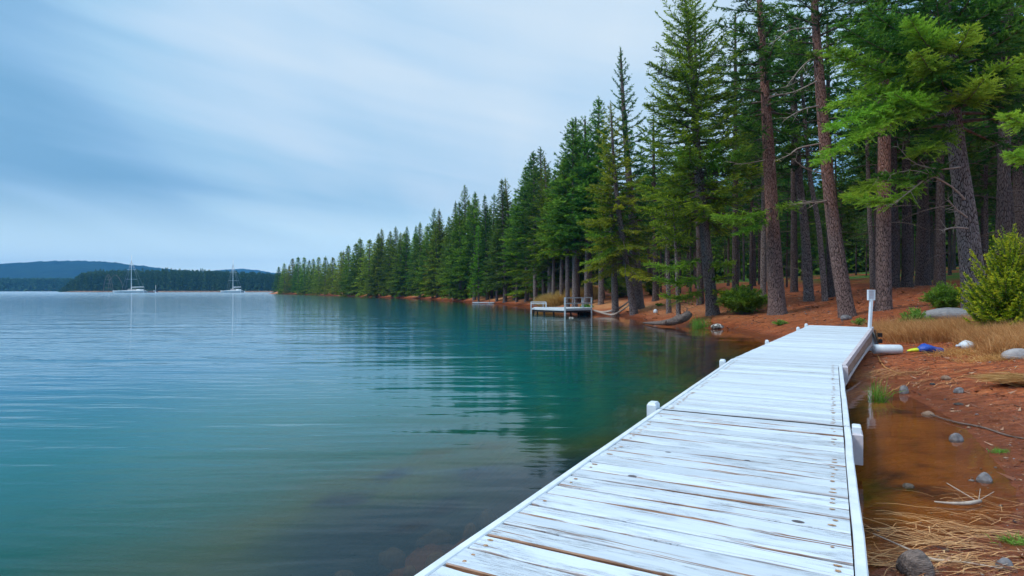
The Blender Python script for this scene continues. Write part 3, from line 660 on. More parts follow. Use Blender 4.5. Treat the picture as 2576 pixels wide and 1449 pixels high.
# big fir at the water's edge, its boughs reaching down to the bank
hero('fir_tree', 'big fir on the bank beside the log, boughs hanging almost to the ground', [(1795, 775), (1778, 640), (1758, 440), (1745, 240), (1733, 90), (1722, -30)], 33, .34,
     dict(cs=.28, Rm=4.3, nb=150, prof=lambda u: (1 - u) ** .6 * min(1, .8 + u), e_lo=-.25, e_hi=.75, droop=.25, tipup=.3, wid=.30, deadn=12, tone=.50, cpm=42, spacing=.085), M['needle'], M['bark'],
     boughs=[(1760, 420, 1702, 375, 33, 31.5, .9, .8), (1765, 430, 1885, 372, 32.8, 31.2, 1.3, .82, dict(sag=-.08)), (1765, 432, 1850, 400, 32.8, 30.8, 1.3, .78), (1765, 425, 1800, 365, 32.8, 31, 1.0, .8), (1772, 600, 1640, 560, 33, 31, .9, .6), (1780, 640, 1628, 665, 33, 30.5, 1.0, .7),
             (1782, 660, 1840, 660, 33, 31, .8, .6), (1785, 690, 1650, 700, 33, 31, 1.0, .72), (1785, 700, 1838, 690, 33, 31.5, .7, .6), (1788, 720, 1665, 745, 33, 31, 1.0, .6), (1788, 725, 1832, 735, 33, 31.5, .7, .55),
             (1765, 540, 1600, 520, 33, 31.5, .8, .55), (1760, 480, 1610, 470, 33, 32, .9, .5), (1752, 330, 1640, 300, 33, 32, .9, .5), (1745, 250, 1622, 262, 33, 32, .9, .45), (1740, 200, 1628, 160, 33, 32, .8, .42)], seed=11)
# reddish pine behind its bush
hero('pine_tree', 'red-brown straight pine behind the spiky green bush, trunk bare to mid height', [(1957, 758), (1947, 640), (1938, 460), (1926, 250), (1914, 60), (1900, -160)], 30, .40,
     dict(cs=.52, Rm=3.6, nb=70, prof=wide, e_lo=.0, e_hi=.6, droop=.2, tipup=.1, wid=.26, tone=.33, deadn=26, gap=.2), M['needle_dark'], M['bark_red'],
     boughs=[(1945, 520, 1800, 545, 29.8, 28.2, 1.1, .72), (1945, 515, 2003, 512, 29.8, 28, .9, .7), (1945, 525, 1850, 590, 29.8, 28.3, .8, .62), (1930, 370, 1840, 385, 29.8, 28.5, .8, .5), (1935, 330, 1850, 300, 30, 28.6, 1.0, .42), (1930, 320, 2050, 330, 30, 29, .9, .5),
             (1915, 130, 1862, 60, 30, 29, .8, .5)],
     dead=[[(1935, 400, 30), (1870, 412, 29.5), (1830, 405, 29)], [(1925, 230, 30), (1985, 215, 29.5), (2030, 190, 29)]], seed=12)
# leaning bare pine
hero('pine_tree', 'slender leaning pine left of the lamp post, upper trunk bare with dead branches', [(2136, 762), (2108, 650), (2085, 470), (2066, 250), (2052, 60), (2040, -160)], 24.5, .30,
     dict(cs=.66, Rm=2.6, nb=40, prof=wide, e_lo=.1, e_hi=.7, tone=.35, deadn=10, gap=.15, rtop=.25), M['needle_dark'], M['bark_red'],
     dead=[[(2070, 360, 24.5), (2010, 372, 24), (1985, 390, 23.6), (1948, 405, 23)], [(2080, 438, 24.5), (2030, 425, 24), (1995, 400, 23.6)], [(2090, 503, 24.5), (2060, 508, 24.2), (2030, 510, 24), (1990, 515, 23.6)],
           [(2062, 200, 24.5), (2000, 230, 24), (1950, 240, 23.5)], [(2064, 265, 24.5), (2020, 275, 24), (1975, 300, 23.6)], [(2055, 140, 24.5), (2020, 165, 24), (1980, 215, 23.5)], [(2056, 40, 24.5), (2130, 10, 24), (2190, -20, 23.5)],
           [(2053, 70, 24.5), (1990, 75, 24), (1940, 110, 23.6)]], seed=13)
# straight pine behind the lamp
hero('pine_tree', 'straight thick pine directly behind the white lamp post', [(2224, 760), (2222, 640), (2224, 470), (2224, 290), (2219, 110), (2214, -200)], 24.8, .30,
     dict(cs=.62, Rm=3.2, nb=60, prof=wide, e_lo=.0, e_hi=.5, tone=.36, deadn=14, rtop=.35), M['needle'], M['bark_red'],
     boughs=[(2225, 430, 2128, 492, 24.6, 22.5, .9, .78), (2225, 425, 2290, 470, 24.6, 23, .6, .6)], seed=14)
# big spreading tree by the yellow-green shrub
big = [(2458, 752), (2432, 560), (2408, 380), (2388, 200), (2378, 60), (2370, -150)]
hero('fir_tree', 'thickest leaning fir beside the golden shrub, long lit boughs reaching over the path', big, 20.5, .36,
     dict(cs=.50, Rm=4.6, nb=90, prof=wide, e_lo=-.1, e_hi=.5, droop=.2, tipup=.1, wid=.26, tone=.14, cpm=44, spacing=.08, bare=.3, deadn=12, rtop=.3, gap=.2, tipk=.25), M['needle_dark'], M['bark'],  # crown needles toned darker, painting shade behind the lit boughs
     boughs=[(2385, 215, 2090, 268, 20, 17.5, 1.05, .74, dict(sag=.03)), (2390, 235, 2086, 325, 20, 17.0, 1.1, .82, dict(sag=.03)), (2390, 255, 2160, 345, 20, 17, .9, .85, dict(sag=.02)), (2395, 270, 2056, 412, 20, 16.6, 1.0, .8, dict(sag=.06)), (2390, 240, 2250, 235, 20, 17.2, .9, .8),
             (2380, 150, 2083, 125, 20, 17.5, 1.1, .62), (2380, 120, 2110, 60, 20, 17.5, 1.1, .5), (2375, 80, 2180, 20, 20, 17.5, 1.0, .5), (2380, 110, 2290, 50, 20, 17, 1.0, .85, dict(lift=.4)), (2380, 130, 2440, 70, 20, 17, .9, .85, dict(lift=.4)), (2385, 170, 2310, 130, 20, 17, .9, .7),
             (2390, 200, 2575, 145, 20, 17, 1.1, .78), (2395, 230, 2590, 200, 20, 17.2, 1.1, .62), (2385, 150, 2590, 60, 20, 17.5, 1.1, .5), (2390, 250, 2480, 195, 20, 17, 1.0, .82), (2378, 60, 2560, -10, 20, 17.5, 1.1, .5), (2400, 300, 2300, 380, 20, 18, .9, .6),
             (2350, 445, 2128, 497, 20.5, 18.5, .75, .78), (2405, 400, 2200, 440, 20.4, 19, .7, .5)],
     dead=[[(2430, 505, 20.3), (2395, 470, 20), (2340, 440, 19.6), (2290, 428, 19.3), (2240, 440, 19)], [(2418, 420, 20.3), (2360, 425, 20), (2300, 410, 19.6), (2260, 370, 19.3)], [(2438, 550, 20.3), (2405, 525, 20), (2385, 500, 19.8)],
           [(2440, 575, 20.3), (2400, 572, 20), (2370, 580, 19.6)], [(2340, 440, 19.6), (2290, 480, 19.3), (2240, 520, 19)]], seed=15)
# pair of mid-distance firs behind the platform
hero('fir_tree', 'tall dark fir with narrow spire rising above its neighbours', [(1606, 755), (1596, 600), (1580, 420), (1568, 260), (1561, 124)], 45, .42,
     dict(cs=.30, Rm=2.9, nb=95, prof=lambda u: (1 - u) ** .85, e_lo=-.15, e_hi=.9, droop=.3, tipup=.3, tone=.3, card=.15, cpm=30, gap=.25, deadn=10, wid=.3), M['needle_dark'], M['bark'], seed=16)
hero('spruce_tree', 'leaning olive-green spruce with a slim grey trunk in front of the dark spire', [(1597, 765), (1572, 640), (1556, 530), (1545, 420), (1536, 262)], 42, .27,
     dict(cs=.22, Rm=3.3, nb=110, prof=lambda u: (1 - u) ** .8, e_lo=-.35, e_hi=.7, droop=.2, tipup=.15, tone=.5, card=.14, cpm=30, deadn=22, azw=(math.pi, .5), wid=.3), M['needle_olive'], M['bark'],
     boughs=[(1565, 600, 1462, 665, 42, 40, .8, .65), (1560, 580, 1480, 590, 42, 40.5, .8, .6), (1558, 550, 1455, 560, 42, 41, .8, .55)], seed=17)
hero('spruce_tree', 'saturated green spruce left of the leaning olive one', [(1515, 748), (1512, 640), (1508, 480), (1502, 312)], 57, .25,
     dict(cs=.26, Rm=2.8, nb=120, prof=cone, e_lo=-.2, e_hi=.8, tone=.42, card=.17, cpm=26, wid=.32), M['shrub'], M['bark'], seed=18)
hero('pine_tree', 'short grey trunk between the platform and the leaning spruce', [(1549, 755), (1543, 640), (1536, 500), (1530, 380)], 44, .27,
     dict(cs=.35, Rm=2.6, nb=70, prof=cone, tone=.4, card=.15, cpm=28, deadn=10), M['needle'], M['bark'], seed=19)
hero('pine_tree', 'thin pale trunk in front of the fir, standing on the sand bank', [(1708, 772), (1703, 690), (1698, 590), (1693, 510)], 33.6, .145,
     dict(cs=.6, Rm=1.0, nb=26, prof=cone, tone=.5, deadn=8), M['needle'], M['bark'], seed=20)
hero('pine_tree', 'slim dark trunk next to the thin pale one on the sand bank', [(1683, 762), (1680, 690), (1677, 600), (1675, 480)], 37, .17,
     dict(cs=.5, Rm=1.6, nb=40, prof=cone, tone=.45, deadn=8), M['needle'], M['bark'], seed=21)
hero('pine_tree', 'slender bare-trunked pine leaning over the sand left of the platform', [(1300, 737), (1290, 660), (1280, 560), (1271, 452)], 84, .42,
     dict(cs=.45, Rm=3.0, nb=70, prof=cone, tone=.3, card=.24, cpm=16, spacing=.2, e_lo=-.4), M['needle_olive'], M['bark'], seed=22)
hero('spruce_tree', 'broad dark spruce behind the shrubs at the platform', [(1385, 742), (1382, 640), (1376, 520), (1370, 400)], 62, .30,
     dict(cs=.24, Rm=2.9, nb=110, prof=og, tone=.38, card=.19, cpm=22, spacing=.16), M['needle_olive'], M['bark'], seed=23)

# trunks a little deeper in, each one readable
mids = [(2036, 738, 2008, 420, 34, .27, 'blue-grey leaning trunk just left of the slender leaning pine'), (2077, 737, 2034, 410, 33, .16, 'thin tan crooked trunk behind the slender leaning pine'),
        (2090, 736, 2085, 400, 35, .22, 'grey upright trunk touching the thin tan crooked one'), (2283, 722, 2280, 430, 36, .31, 'dark flared trunk, second right of the pine behind the lamp'),
        (2252, 726, 2248, 430, 36, .26, 'dark straight trunk, first right of the pine behind the lamp'), (2322, 716, 2322, 420, 38, .40, 'broad brown-black trunk in the shade between the big firs'),
        (2366, 724, 2366, 480, 32, .24, 'grey slim trunk behind the dead grey branches'), (2548, 640, 2512, 330, 27, .26, 'leaning brown trunk behind the golden shrub'),
        (2196, 712, 2186, 500, 40, .17, 'thin reddish leaning trunk in the dim wood'), (1920, 722, 1922, 430, 40, .20, 'tan trunk just left of the red-brown straight pine'),
        (1850, 722, 1850, 430, 38, .22, 'upright trunk above the spiky green bush'), (1998, 722, 1996, 420, 44, .26, 'shaded trunk right of the red-brown straight pine'),
        (2575, 700, 2556, 330, 30, .36, 'dark trunk at the golden shrub, deepest in shade'), (1762, 748, 1755, 480, 40, .24, 'shaded trunk close behind the big fir on the bank'),
        (1650, 745, 1646, 520, 48, .26, 'grey trunk in the gap before the big fir on the bank'), (1452, 738, 1450, 560, 58, .30, 'grey trunk rising out of the dry grass mound'),
        (1484, 740, 1478, 580, 54, .30, 'flared trunk at the right end of the dry grass mound')]
for i, (x0, y0, x1, y1, d, r_, lab) in enumerate(mids):
    slope = (x1 - x0) / (y0 - y1); yt = 40 if x0 > 1700 else 300
    hero('conifer', lab, [(x0, y0), (x0 + slope * (y0 - y1) * .5 * .8, (y0 + y1) / 2), (x1, y1), (x1 + slope * (y1 - yt) * .6, yt)], d, r_,
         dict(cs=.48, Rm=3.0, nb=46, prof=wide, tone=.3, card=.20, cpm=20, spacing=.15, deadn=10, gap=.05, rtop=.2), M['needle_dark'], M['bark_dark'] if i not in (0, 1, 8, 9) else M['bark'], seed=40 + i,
         boughs=[(2640, 250, 2530, 290, 17, 14.5, .7, .75), (2640, 330, 2540, 385, 17, 14.5, .6, .75)] if i == 12 else ())

# ------------------------------------------------------------------ the wood itself
for i in range(3):
    PROTO[('wood', i)] = (put_tree('forest_conifer', conifer_parts(500 + i, 19.0, [.17, .24, .14][i], [.36, .42, .30][i], [3.4, 3.8, 3.0][i], 80, .34, 11, .26, wide, e_lo=-.1, e_hi=.6, wid=.36,
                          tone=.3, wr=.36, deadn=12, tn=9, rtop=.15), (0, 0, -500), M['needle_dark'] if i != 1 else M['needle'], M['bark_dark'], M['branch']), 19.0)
taken = [(o.location.x, o.location.y) for o in sc.objects if o.type == 'EMPTY' and o.location.z > -100]
rw = random.Random(77); made = 0; tries = 0
while made < 126 and tries < 9000:
    tries += 1
    x = rw.uniform(1500, 2720); d = 34 + 70 * rw.random() ** 1.3
    if x > 2500 and rw.random() < .3: d = rw.uniform(24, 40)
    X = (x - HX) / F * d
    s = float(sdist(np.array([X]), np.array([d]))[0])
    if s < 10 + max(0, (1750 - x) * .01): continue
    if x > 2230 and d < 46 and rw.random() < .85: continue
    if abs(x - 2425) < 45 and d < 60: continue
    if any((X - a) ** 2 + (d - b) ** 2 < (2.6 + .018 * d) ** 2 for a, b in taken): continue
    # keep the sky gaps of the photograph open
    if 1985 < x < 2175 and d < 100 and rw.random() < .3: continue
    if 1785 < x < 1870 and rw.random() < .85: continue
    taken.append((X, d)); made += 1
    H = rw.uniform(17, 23) if x > 1800 else rw.uniform(13, 17)
    if 1785 < x < 1870 or 1960 < x < 2190: H *= .62
    dk = 'nearer' if d < 50 else ('middle' if d < 70 else 'deepest')
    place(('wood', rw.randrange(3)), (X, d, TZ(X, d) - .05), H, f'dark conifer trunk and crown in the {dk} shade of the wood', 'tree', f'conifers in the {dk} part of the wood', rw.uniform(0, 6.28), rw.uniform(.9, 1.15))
# far-off part of the wood reads as one dark mass
rngf = np.random.default_rng(9); T = []; TN = []
for i in range(190):
    t = i / 189; x = 1500 + 1250 * t; d = rngf.uniform(112, 150); X = (x - HX) / F * d; z = TZ(X, d); H = rngf.uniform(18, 26) * (1 if x > 1700 else .8) * (.72 if 1985 < x < 2175 or 1785 < x < 1870 else 1)
    n = 1500; u = rngf.uniform(0, 1, n) ** .8; a = rngf.uniform(0, 6.28, n); r = 4.6 * (1 - u) ** .6 * np.sqrt(rngf.uniform(.2, 1, n))
    P = np.stack([X + r * np.cos(a), d + r * np.sin(a), z + H * (.02 + .98 * u)], 1); D = nrm(np.stack([np.cos(a), np.sin(a), -.3 + .6 * u], 1) + rngf.normal(0, .4, (n, 3)))
    T.append(cards(rngf, P, D, rngf.uniform(.7, 1.3, n), .55)); TN.append(np.clip(rngf.normal(.35, .15, n), 0, 1))
o = tri_object('distant_forest', np.concatenate(T), np.concatenate(TN), M['needle']); tag(o, 'dark mass of forest closing the view behind the trunks', 'forest', kind='stuff')

# ------------------------------------------------------------------ far shores
def ridge(name, d, prof, depth, colr, jit, label=None):
    xs = np.linspace(prof[0][0], prof[-1][0], 420); ys = np.interp(xs, [p[0] for p in prof], [p[1] for p in prof])
    rg = np.random.default_rng(int(d)); v = []; f = []
    ys = ys + np.convolve(rg.normal(0, jit, 420), [.25, .5, .25], 'same')
    rows = [(0, 0.0), (.35, .45), (.75, .85), (1.0, 1.0), (1.6, .6), (2.2, -.05)]
    for k, (dd, hh) in enumerate(rows):
        for x, y in zip(xs, ys):
            D = d + depth * (dd - 1); Z = (EYE + (HY - y) / F * d) * hh - (2.0 if hh <= 0 else 0)
            v.append((((x - HX) / F * d), D, Z + (rg.normal(0, jit * d / F * .7) if 0 < hh < 1 else 0)))
    n = 420
    for k in range(len(rows) - 1):
        for i in range(n - 1): f.append((k * n + i, k * n + i + 1, (k + 1) * n + i + 1, (k + 1) * n + i))
    mb = MB(); mb.add(v, f, 0, True); o = mb.build(name, colr); tag(o, kind='structure'); return o
hillm = bsdf_mat('wooded_hill', (0.008, 0.020, 0.016), .95, spec=0, noise=(.02, (0.02, 0.045, 0.024), .35, .65))
ridge('hill', 2300, [(-330, 690), (-150, 678), (0, 665), (60, 660), (130, 657), (200, 656), (280, 659), (380, 672), (450, 679), (560, 688), (700, 700), (800, 712)], 500, hillm, 1.1)
ridge('hill', 3300, [(380, 700), (480, 686), (530, 681), (570, 678), (610, 676), (650, 680), (700, 688), (800, 700), (900, 712)], 500, hillm, .7)
# wooded band below the hill and the island: far-off woods
def mass(name, label, spec, cardl, seed, matr):
    rg = np.random.default_rng(seed); T = []; TN = []
    for (X, Y, z, H, Rr, n) in spec:
        u = rg.uniform(0, 1, n) ** .9; a = rg.uniform(0, 6.28, n); r = Rr * (1 - u) ** .75 * np.sqrt(rg.uniform(.3, 1, n))
        P = np.stack([X + r * np.cos(a), Y + r * np.sin(a), z + H * u], 1); D = nrm(np.stack([np.cos(a) * .5, np.sin(a) * .5, -.8 + 1.2 * u], 1) + rg.normal(0, .35, (n, 3)))
        T.append(cards(rg, P, D, cardl * rg.uniform(.6, 1.3, n) * (1.15 - .6 * u), .5)); TN.append(np.clip(rg.normal(.45, .08) + rg.normal(0, .15, n), 0, 1))
    o = tri_object(name, np.concatenate(T), np.concatenate(TN), matr); tag(o, label, 'forest', kind='stuff')
rg = np.random.default_rng(3); spec = []
def island_top(x): return np.interp(x, [150, 165, 178, 192, 210, 240, 300, 420, 540, 620, 700, 760], [728, 716, 702, 690, 684, 681, 679, 678, 680, 683, 690, 692])
for k in range(3):
    for i in range(150):
        x = 158 + (745 - 158) * (i + rg.uniform(-.4, .4)) / 150; d = 612 + 14 * k + rg.uniform(-5, 5)
        if x < 200 and k > 0: continue
        yt = island_top(x) + abs(rg.normal(0, 2.6)) - (4 if rg.uniform() < .12 else 0) + (2 - k) * 1.5
        spec.append(((x - HX) / F * d, d, .8, EYE + (HY - yt) / F * d - .8, rg.uniform(2.6, 3.6), 330))
mass('island_forest', 'dark wood of small pointed conifers covering the island behind the sailboats', spec, 2.0, 4, M['needle_far'])
spec = []
for k in range(3):
    for i in range(110):
        x = -260 + (250 + 260) * (i + rg.uniform(-.4, .4)) / 110; d = 1010 + 22 * k + rg.uniform(-8, 8)
        spec.append(((x - HX) / F * d, d, .5, EYE + (HY - (703 + rg.uniform(-2, 2))) / F * d, 7.5, 170))
mass('far_forest', 'low dark band of forest on the far shore at the foot of the hill', spec, 5, 6, M['needle_far'])
def bank(name, x0, x1, d, w_, h_, col, tipl=True):
    mb = MB(); n = 80; rr = random.Random(int(d)); v = []; f = []
    for i in range(n + 1):
        X = ((x0 + (x1 - x0) * i / n) - HX) / F * d; e = min(1, i / 4 if tipl else 1) 
        j = rr.uniform(-.8, .8)
        for (dy, z) in ((j, -.6), (1.2 + j, h_ * .8 * e), (4 + j, h_ * e), (w_, h_ * e), (w_ + 3, -.6)): v.append((X, d + dy, z + rr.uniform(-.05, .05)))
    for i in range(n):
        for k in range(4): f.append((i * 5 + k, (i + 1) * 5 + k, (i + 1) * 5 + k + 1, i * 5 + k + 1))
    mb.add(v, f, 0, True); o = mb.build(name, col); tag(o, kind='structure')
earth = bsdf_mat('island_bank', (0.16, 0.085, 0.05), .9, noise=(.6, (0.30, 0.18, 0.11), .4, .6))
bank('island_shore', 150, 790, 600, 60, 1.1, earth)
bank('far_shore', -340, 300, 1000, 80, .8, earth)

# ------------------------------------------------------------------ the white dock
eA = [(-1.70, .9)]
dirA = Vector((math.sin(R(28.2)), math.cos(R(28.2)), 0)); nA = Vector((dirA.y, -dirA.x, 0))   # nA points to the right edge
DZ = .45
Lseam = Vector((1.785, 7.31, DZ)); Rseam = Vector((3.60, 6.35, DZ))
Wd = (Rseam - Lseam).dot(nA)
org = Lseam - dirA * 12.0
Lj = Lseam + dirA * 5.85
dock = empty('dock', (2.7, 6.8, 0))
tag(dock, 'long white weathered plank dock running from the camera to the red shore', 'dock')
DB = Vector((2.7, 6.8, 0))
def paint_material():
    m, t = mat('weathered_white_paint')
    c = N(t, 'ShaderNodeTexCoord'); uvx = N(t, 'ShaderNodeUVMap'); uvx.uv_map = 'plank'
    pr = N(t, 'ShaderNodeAttribute', attribute_name='plankid').outputs['Fac']
    s = N(t, 'ShaderNodeSeparateXYZ'); LK(t, uvx.outputs[0], s.inputs[0])   # x along the plank (m), y across 0..1
    def noise(sx, sy, scale, det, rough=.6, dist=0):
        cmb_ = N(t, 'ShaderNodeCombineXYZ'); LK(t, math_n(t, 'MULTIPLY', s.outputs[0], sx), cmb_.inputs[0]); LK(t, math_n(t, 'MULTIPLY', s.outputs[1], sy), cmb_.inputs[1]); LK(t, math_n(t, 'MULTIPLY', pr, 37.0), cmb_.inputs[2])
        n = N(t, 'ShaderNodeTexNoise'); n.inputs['Scale'].default_value = scale; n.inputs['Detail'].default_value = det; n.inputs['Roughness'].default_value = rough; n.inputs['Distortion'].default_value = dist
        LK(t, cmb_.outputs[0], n.inputs['Vector']); return n.outputs[0]
    grain = noise(1.0, 9.0, 3.0, 5, .65, .5)
    streak = noise(.55, 5.0, 1.7, 4, .6, .8)
    patch = noise(1.2, 1.1, 1.6, 3, .5, .3)
    fac = N(t, 'ShaderNodeAttribute', attribute_name='wear').outputs['Fac']
    # cracks along the grain
    ck = N(t, 'ShaderNodeMapRange'); LK(t, math_n(t, 'ABSOLUTE', math_n(t, 'SUBTRACT', grain, .5)), ck.inputs[0]); ck.inputs[1].default_value = .0; ck.inputs[2].default_value = .022; ck.inputs[3].default_value = 1; ck.inputs[4].default_value = 0
    pm = N(t, 'ShaderNodeMapRange', interpolation_type='SMOOTHSTEP'); LK(t, patch, pm.inputs[0]); pm.inputs[1].default_value = .48; pm.inputs[2].default_value = .60
    crack = math_n(t, 'MULTIPLY', math_n(t, 'MULTIPLY', ck.outputs[0], pm.outputs[0]), fac, clamp=True)
    bare = N(t, 'ShaderNodeMapRange', interpolation_type='SMOOTHSTEP'); LK(t, streak, bare.inputs[0]); bare.inputs[1].default_value = .63; bare.inputs[2].default_value = .69
    # bare wood where feet and water wore the edges of a plank
    ed = math_n(t, 'ABSOLUTE', math_n(t, 'SUBTRACT', s.outputs[1], .5))
    em = N(t, 'ShaderNodeMapRange', interpolation_type='SMOOTHSTEP'); LK(t, math_n(t, 'ADD', ed, math_n(t, 'MULTIPLY', math_n(t, 'SUBTRACT', streak, .5), .5)), em.inputs[0]); em.inputs[1].default_value = .462; em.inputs[2].default_value = .53
    bmask = math_n(t, 'MULTIPLY', math_n(t, 'MAXIMUM', bare.outputs[0], math_n(t, 'MULTIPLY', em.outputs[0], .8)), fac, clamp=True)
    white = ramp(t, noise(.8, 2.5, 2.2, 5), [(.3, (0.54, 0.63, 0.74)), (.5, (0.61, 0.70, 0.80)), (.7, (0.66, 0.75, 0.84))]).outputs[0]
    pv_ = N(t, 'ShaderNodeMapRange'); LK(t, pr, pv_.inputs[0]); pv_.inputs[3].default_value = .80; pv_.inputs[4].default_value = 1.04
    vsc = N(t, 'ShaderNodeVectorMath', operation='SCALE'); LK(t, white, vsc.inputs[0]); LK(t, pv_.outputs[0], vsc.inputs['Scale']); white = vsc.outputs[0]
    wood = ramp(t, grain, [(.35, (0.10, 0.045, 0.022)), (.55, (0.28, 0.145, 0.085)), (.7, (0.42, 0.26, 0.18))]).outputs[0]
    col = mixc(t, bmask, white, wood); col = mixc(t, math_n(t, 'MULTIPLY', crack, .62), col, (0.10, 0.08, 0.08))
    # knots
    vo = N(t, 'ShaderNodeTexVoronoi'); vo.inputs['Scale'].default_value = 1.0
    cmb2 = N(t, 'ShaderNodeCombineXYZ'); LK(t, math_n(t, 'MULTIPLY', s.outputs[0], 1.3), cmb2.inputs[0]); LK(t, math_n(t, 'MULTIPLY', s.outputs[1], .45), cmb2.inputs[1]); LK(t, math_n(t, 'MULTIPLY', pr, 91.0), cmb2.inputs[2]); LK(t, cmb2.outputs[0], vo.inputs['Vector'])
    kn = N(t, 'ShaderNodeMapRange', interpolation_type='SMOOTHSTEP'); LK(t, vo.outputs['Distance'], kn.inputs[0]); kn.inputs[1].default_value = .055; kn.inputs[2].default_value = .035; 
    col = mixc(t, math_n(t, 'MULTIPLY', kn.outputs[0], fac, clamp=True), col, (0.09, 0.08, 0.09))
    b = N(t, 'ShaderNodeBsdfPrincipled'); LK(t, col, b.inputs['Base Color']); b.inputs['Roughness'].default_value = .5; b.inputs['Specular IOR Level'].default_value = .35
    h = math_n(t, 'SUBTRACT', math_n(t, 'MULTIPLY', grain, .8), math_n(t, 'ADD', math_n(t, 'MULTIPLY', crack, .5), math_n(t, 'MULTIPLY', bmask, .25)))
    bp = N(t, 'ShaderNodeBump'); bp.inputs['Strength'].default_value = .6; bp.inputs['Distance'].default_value = .006; LK(t, h, bp.inputs['Height']); LK(t, bp.outputs[0], b.inputs['Normal'])
    o = N(t, 'ShaderNodeOutputMaterial'); LK(t, b.outputs[0], o.inputs[0]); return m
PAINT = paint_material()
def deck(name, L0, R0, L1, R1, wmin, wmax, wear, gap, seed, nails=True):
    """planks between the left line L0-L1 and the right line R0-R1"""
    rr = random.Random(seed); L0, R0, L1, R1 = map(Vector, (L0, R0, L1, R1))
    length = ((L1 - L0).length + (R1 - R0).length) / 2
    v = []; f = []; uv = []; pid = []; wr_ = []; mi = []
    tpos = 0.0; k = 0
    while tpos < length - .03:
        wv = min(rr.uniform(wmin, wmax), length - tpos); a, b = tpos / length, (tpos + wv - gap) / length; tpos += wv; k += 1
        dz = rr.uniform(-.003, .003); bow = rr.uniform(-.004, .004)
        seg = 14
        for q in range(2):
            pass
        prof = [(0.0, -.035), (0.0, -.008), (.05, .0), (.95, .0), (1.0, -.008), (1.0, -.035)]
        base = len(v); pw = wv - gap; rv = rr.random(); wv_ = wear * rr.uniform(.45, 1.25); uo = rr.uniform(0, 30)
        edge = [[rr.uniform(-.0035, .0035) for _ in range(seg + 1)] for _ in range(2)]
        for i in range(seg + 1):
            u = i / seg
            for (c_, z) in prof:
                A = L0.lerp(L1, a + (b - a) * c_); B = R0.lerp(R1, a + (b - a) * c_); p = A.lerp(B, u)
                d_ = (L1 - L0).normalized(); j = edge[0][i] if c_ < .5 else edge[1][i]
                p = p + d_ * j + Vector((0, 0, z + dz + bow * math.sin(u * 5 + k)))
                v.append(p - DB); uv.append((uo + u * (A - B).length, c_)); pid.append(rv); wr_.append(wv_)
        n = len(prof)
        for i in range(seg):
            for c_ in range(n - 1):
                f.append((base + i * n + c_, base + (i + 1) * n + c_, base + (i + 1) * n + c_ + 1, base + i * n + c_ + 1)); mi.append(0)
        f.append(tuple(base + c_ for c_ in range(n))); mi.append(0); f.append(tuple(base + seg * n + c_ for c_ in reversed(range(n)))); mi.append(0)
        if nails:
            for u, c_ in ((.035, .3), (.035, .72), (.955, .3), (.955, .72)):
                if rr.random() < .35: continue
                A = L0.lerp(L1, a + (b - a) * c_); B = R0.lerp(R1, a + (b - a) * c_); p = A.lerp(B, u + rr.uniform(-.008, .008)) + Vector((0, 0, dz + .0035)) - DB
                r1 = rr.uniform(.008, .015); q0 = len(v); st = rr.uniform(1, 2.2)
                ex = (B - A).normalized(); ey = (L1 - L0).normalized()
                for kk in range(8):
                    an = kk * math.pi / 4; v.append(p + ex * math.cos(an) * r1 * st + ey * math.sin(an) * r1); uv.append((0, .5)); pid.append(0); wr_.append(0)
                f.append(tuple(q0 + kk for kk in range(8))); mi.append(1)
    me = bpy.data.meshes.new(name); me.from_pydata([tuple(p) for p in v], [], f)
    uvl = me.uv_layers.new(name='plank'); li = np.zeros(len(me.loops), dtype=np.int32); me.loops.foreach_get('vertex_index', li)
    uvl.data.foreach_set('uv', np.array(uv, dtype=np.float32)[li].ravel())
    for nm, arr in (('plankid', pid), ('wear', wr_)):
        at_ = me.attributes.new(nm, 'FLOAT', 'POINT'); at_.data.foreach_set('value', np.array(arr, dtype=np.float32))
    me.materials.append(PAINT); me.materials.append(M['rust']); me.polygons.foreach_set('material_index', mi); me.update()
    # orient
    import bmesh
    bm = bmesh.new(); bm.from_mesh(me); bmesh.ops.recalc_face_normals(bm, faces=[q for q in bm.faces if q.material_index == 0]); 
    for q in bm.faces:
        if q.material_index == 1 and q.normal.z < 0: q.normal_flip()
    bm.to_mesh(me); bm.free()
    o = bpy.data.objects.new(name, me); sc.collection.objects.link(o); o.parent = dock; return o
inn = nA * .075
d1 = deck('deck_panel', org + inn, org + nA * (Wd - .075), Lseam + inn - dirA * .02, Lseam + nA * (Wd - .075) - dirA * .02, .17, .27, 1.6, .024, 1)
d1['label'] = 'worn near stretch of broad planks with flaking white paint'
Rj = Lj + nA * Wd
deck('deck_panel', Lseam + inn + dirA * .03, Lseam + nA * (Wd - .075) + dirA * .03, Lj + inn, Lj + nA * (Wd - .075), .14, .17, .5, .018, 2)
RE = W(2192, 823, 16.9); LE = W(2036, 818, 18.0)
Lj3 = Lj + dirA * .03 + Vector((0, 0, .0)); Rj3 = Rj + dirA * .03
deck('deck_panel', Lj3, Rj3, LE, RE, .14, .17, .25, .015, 3, nails=False)
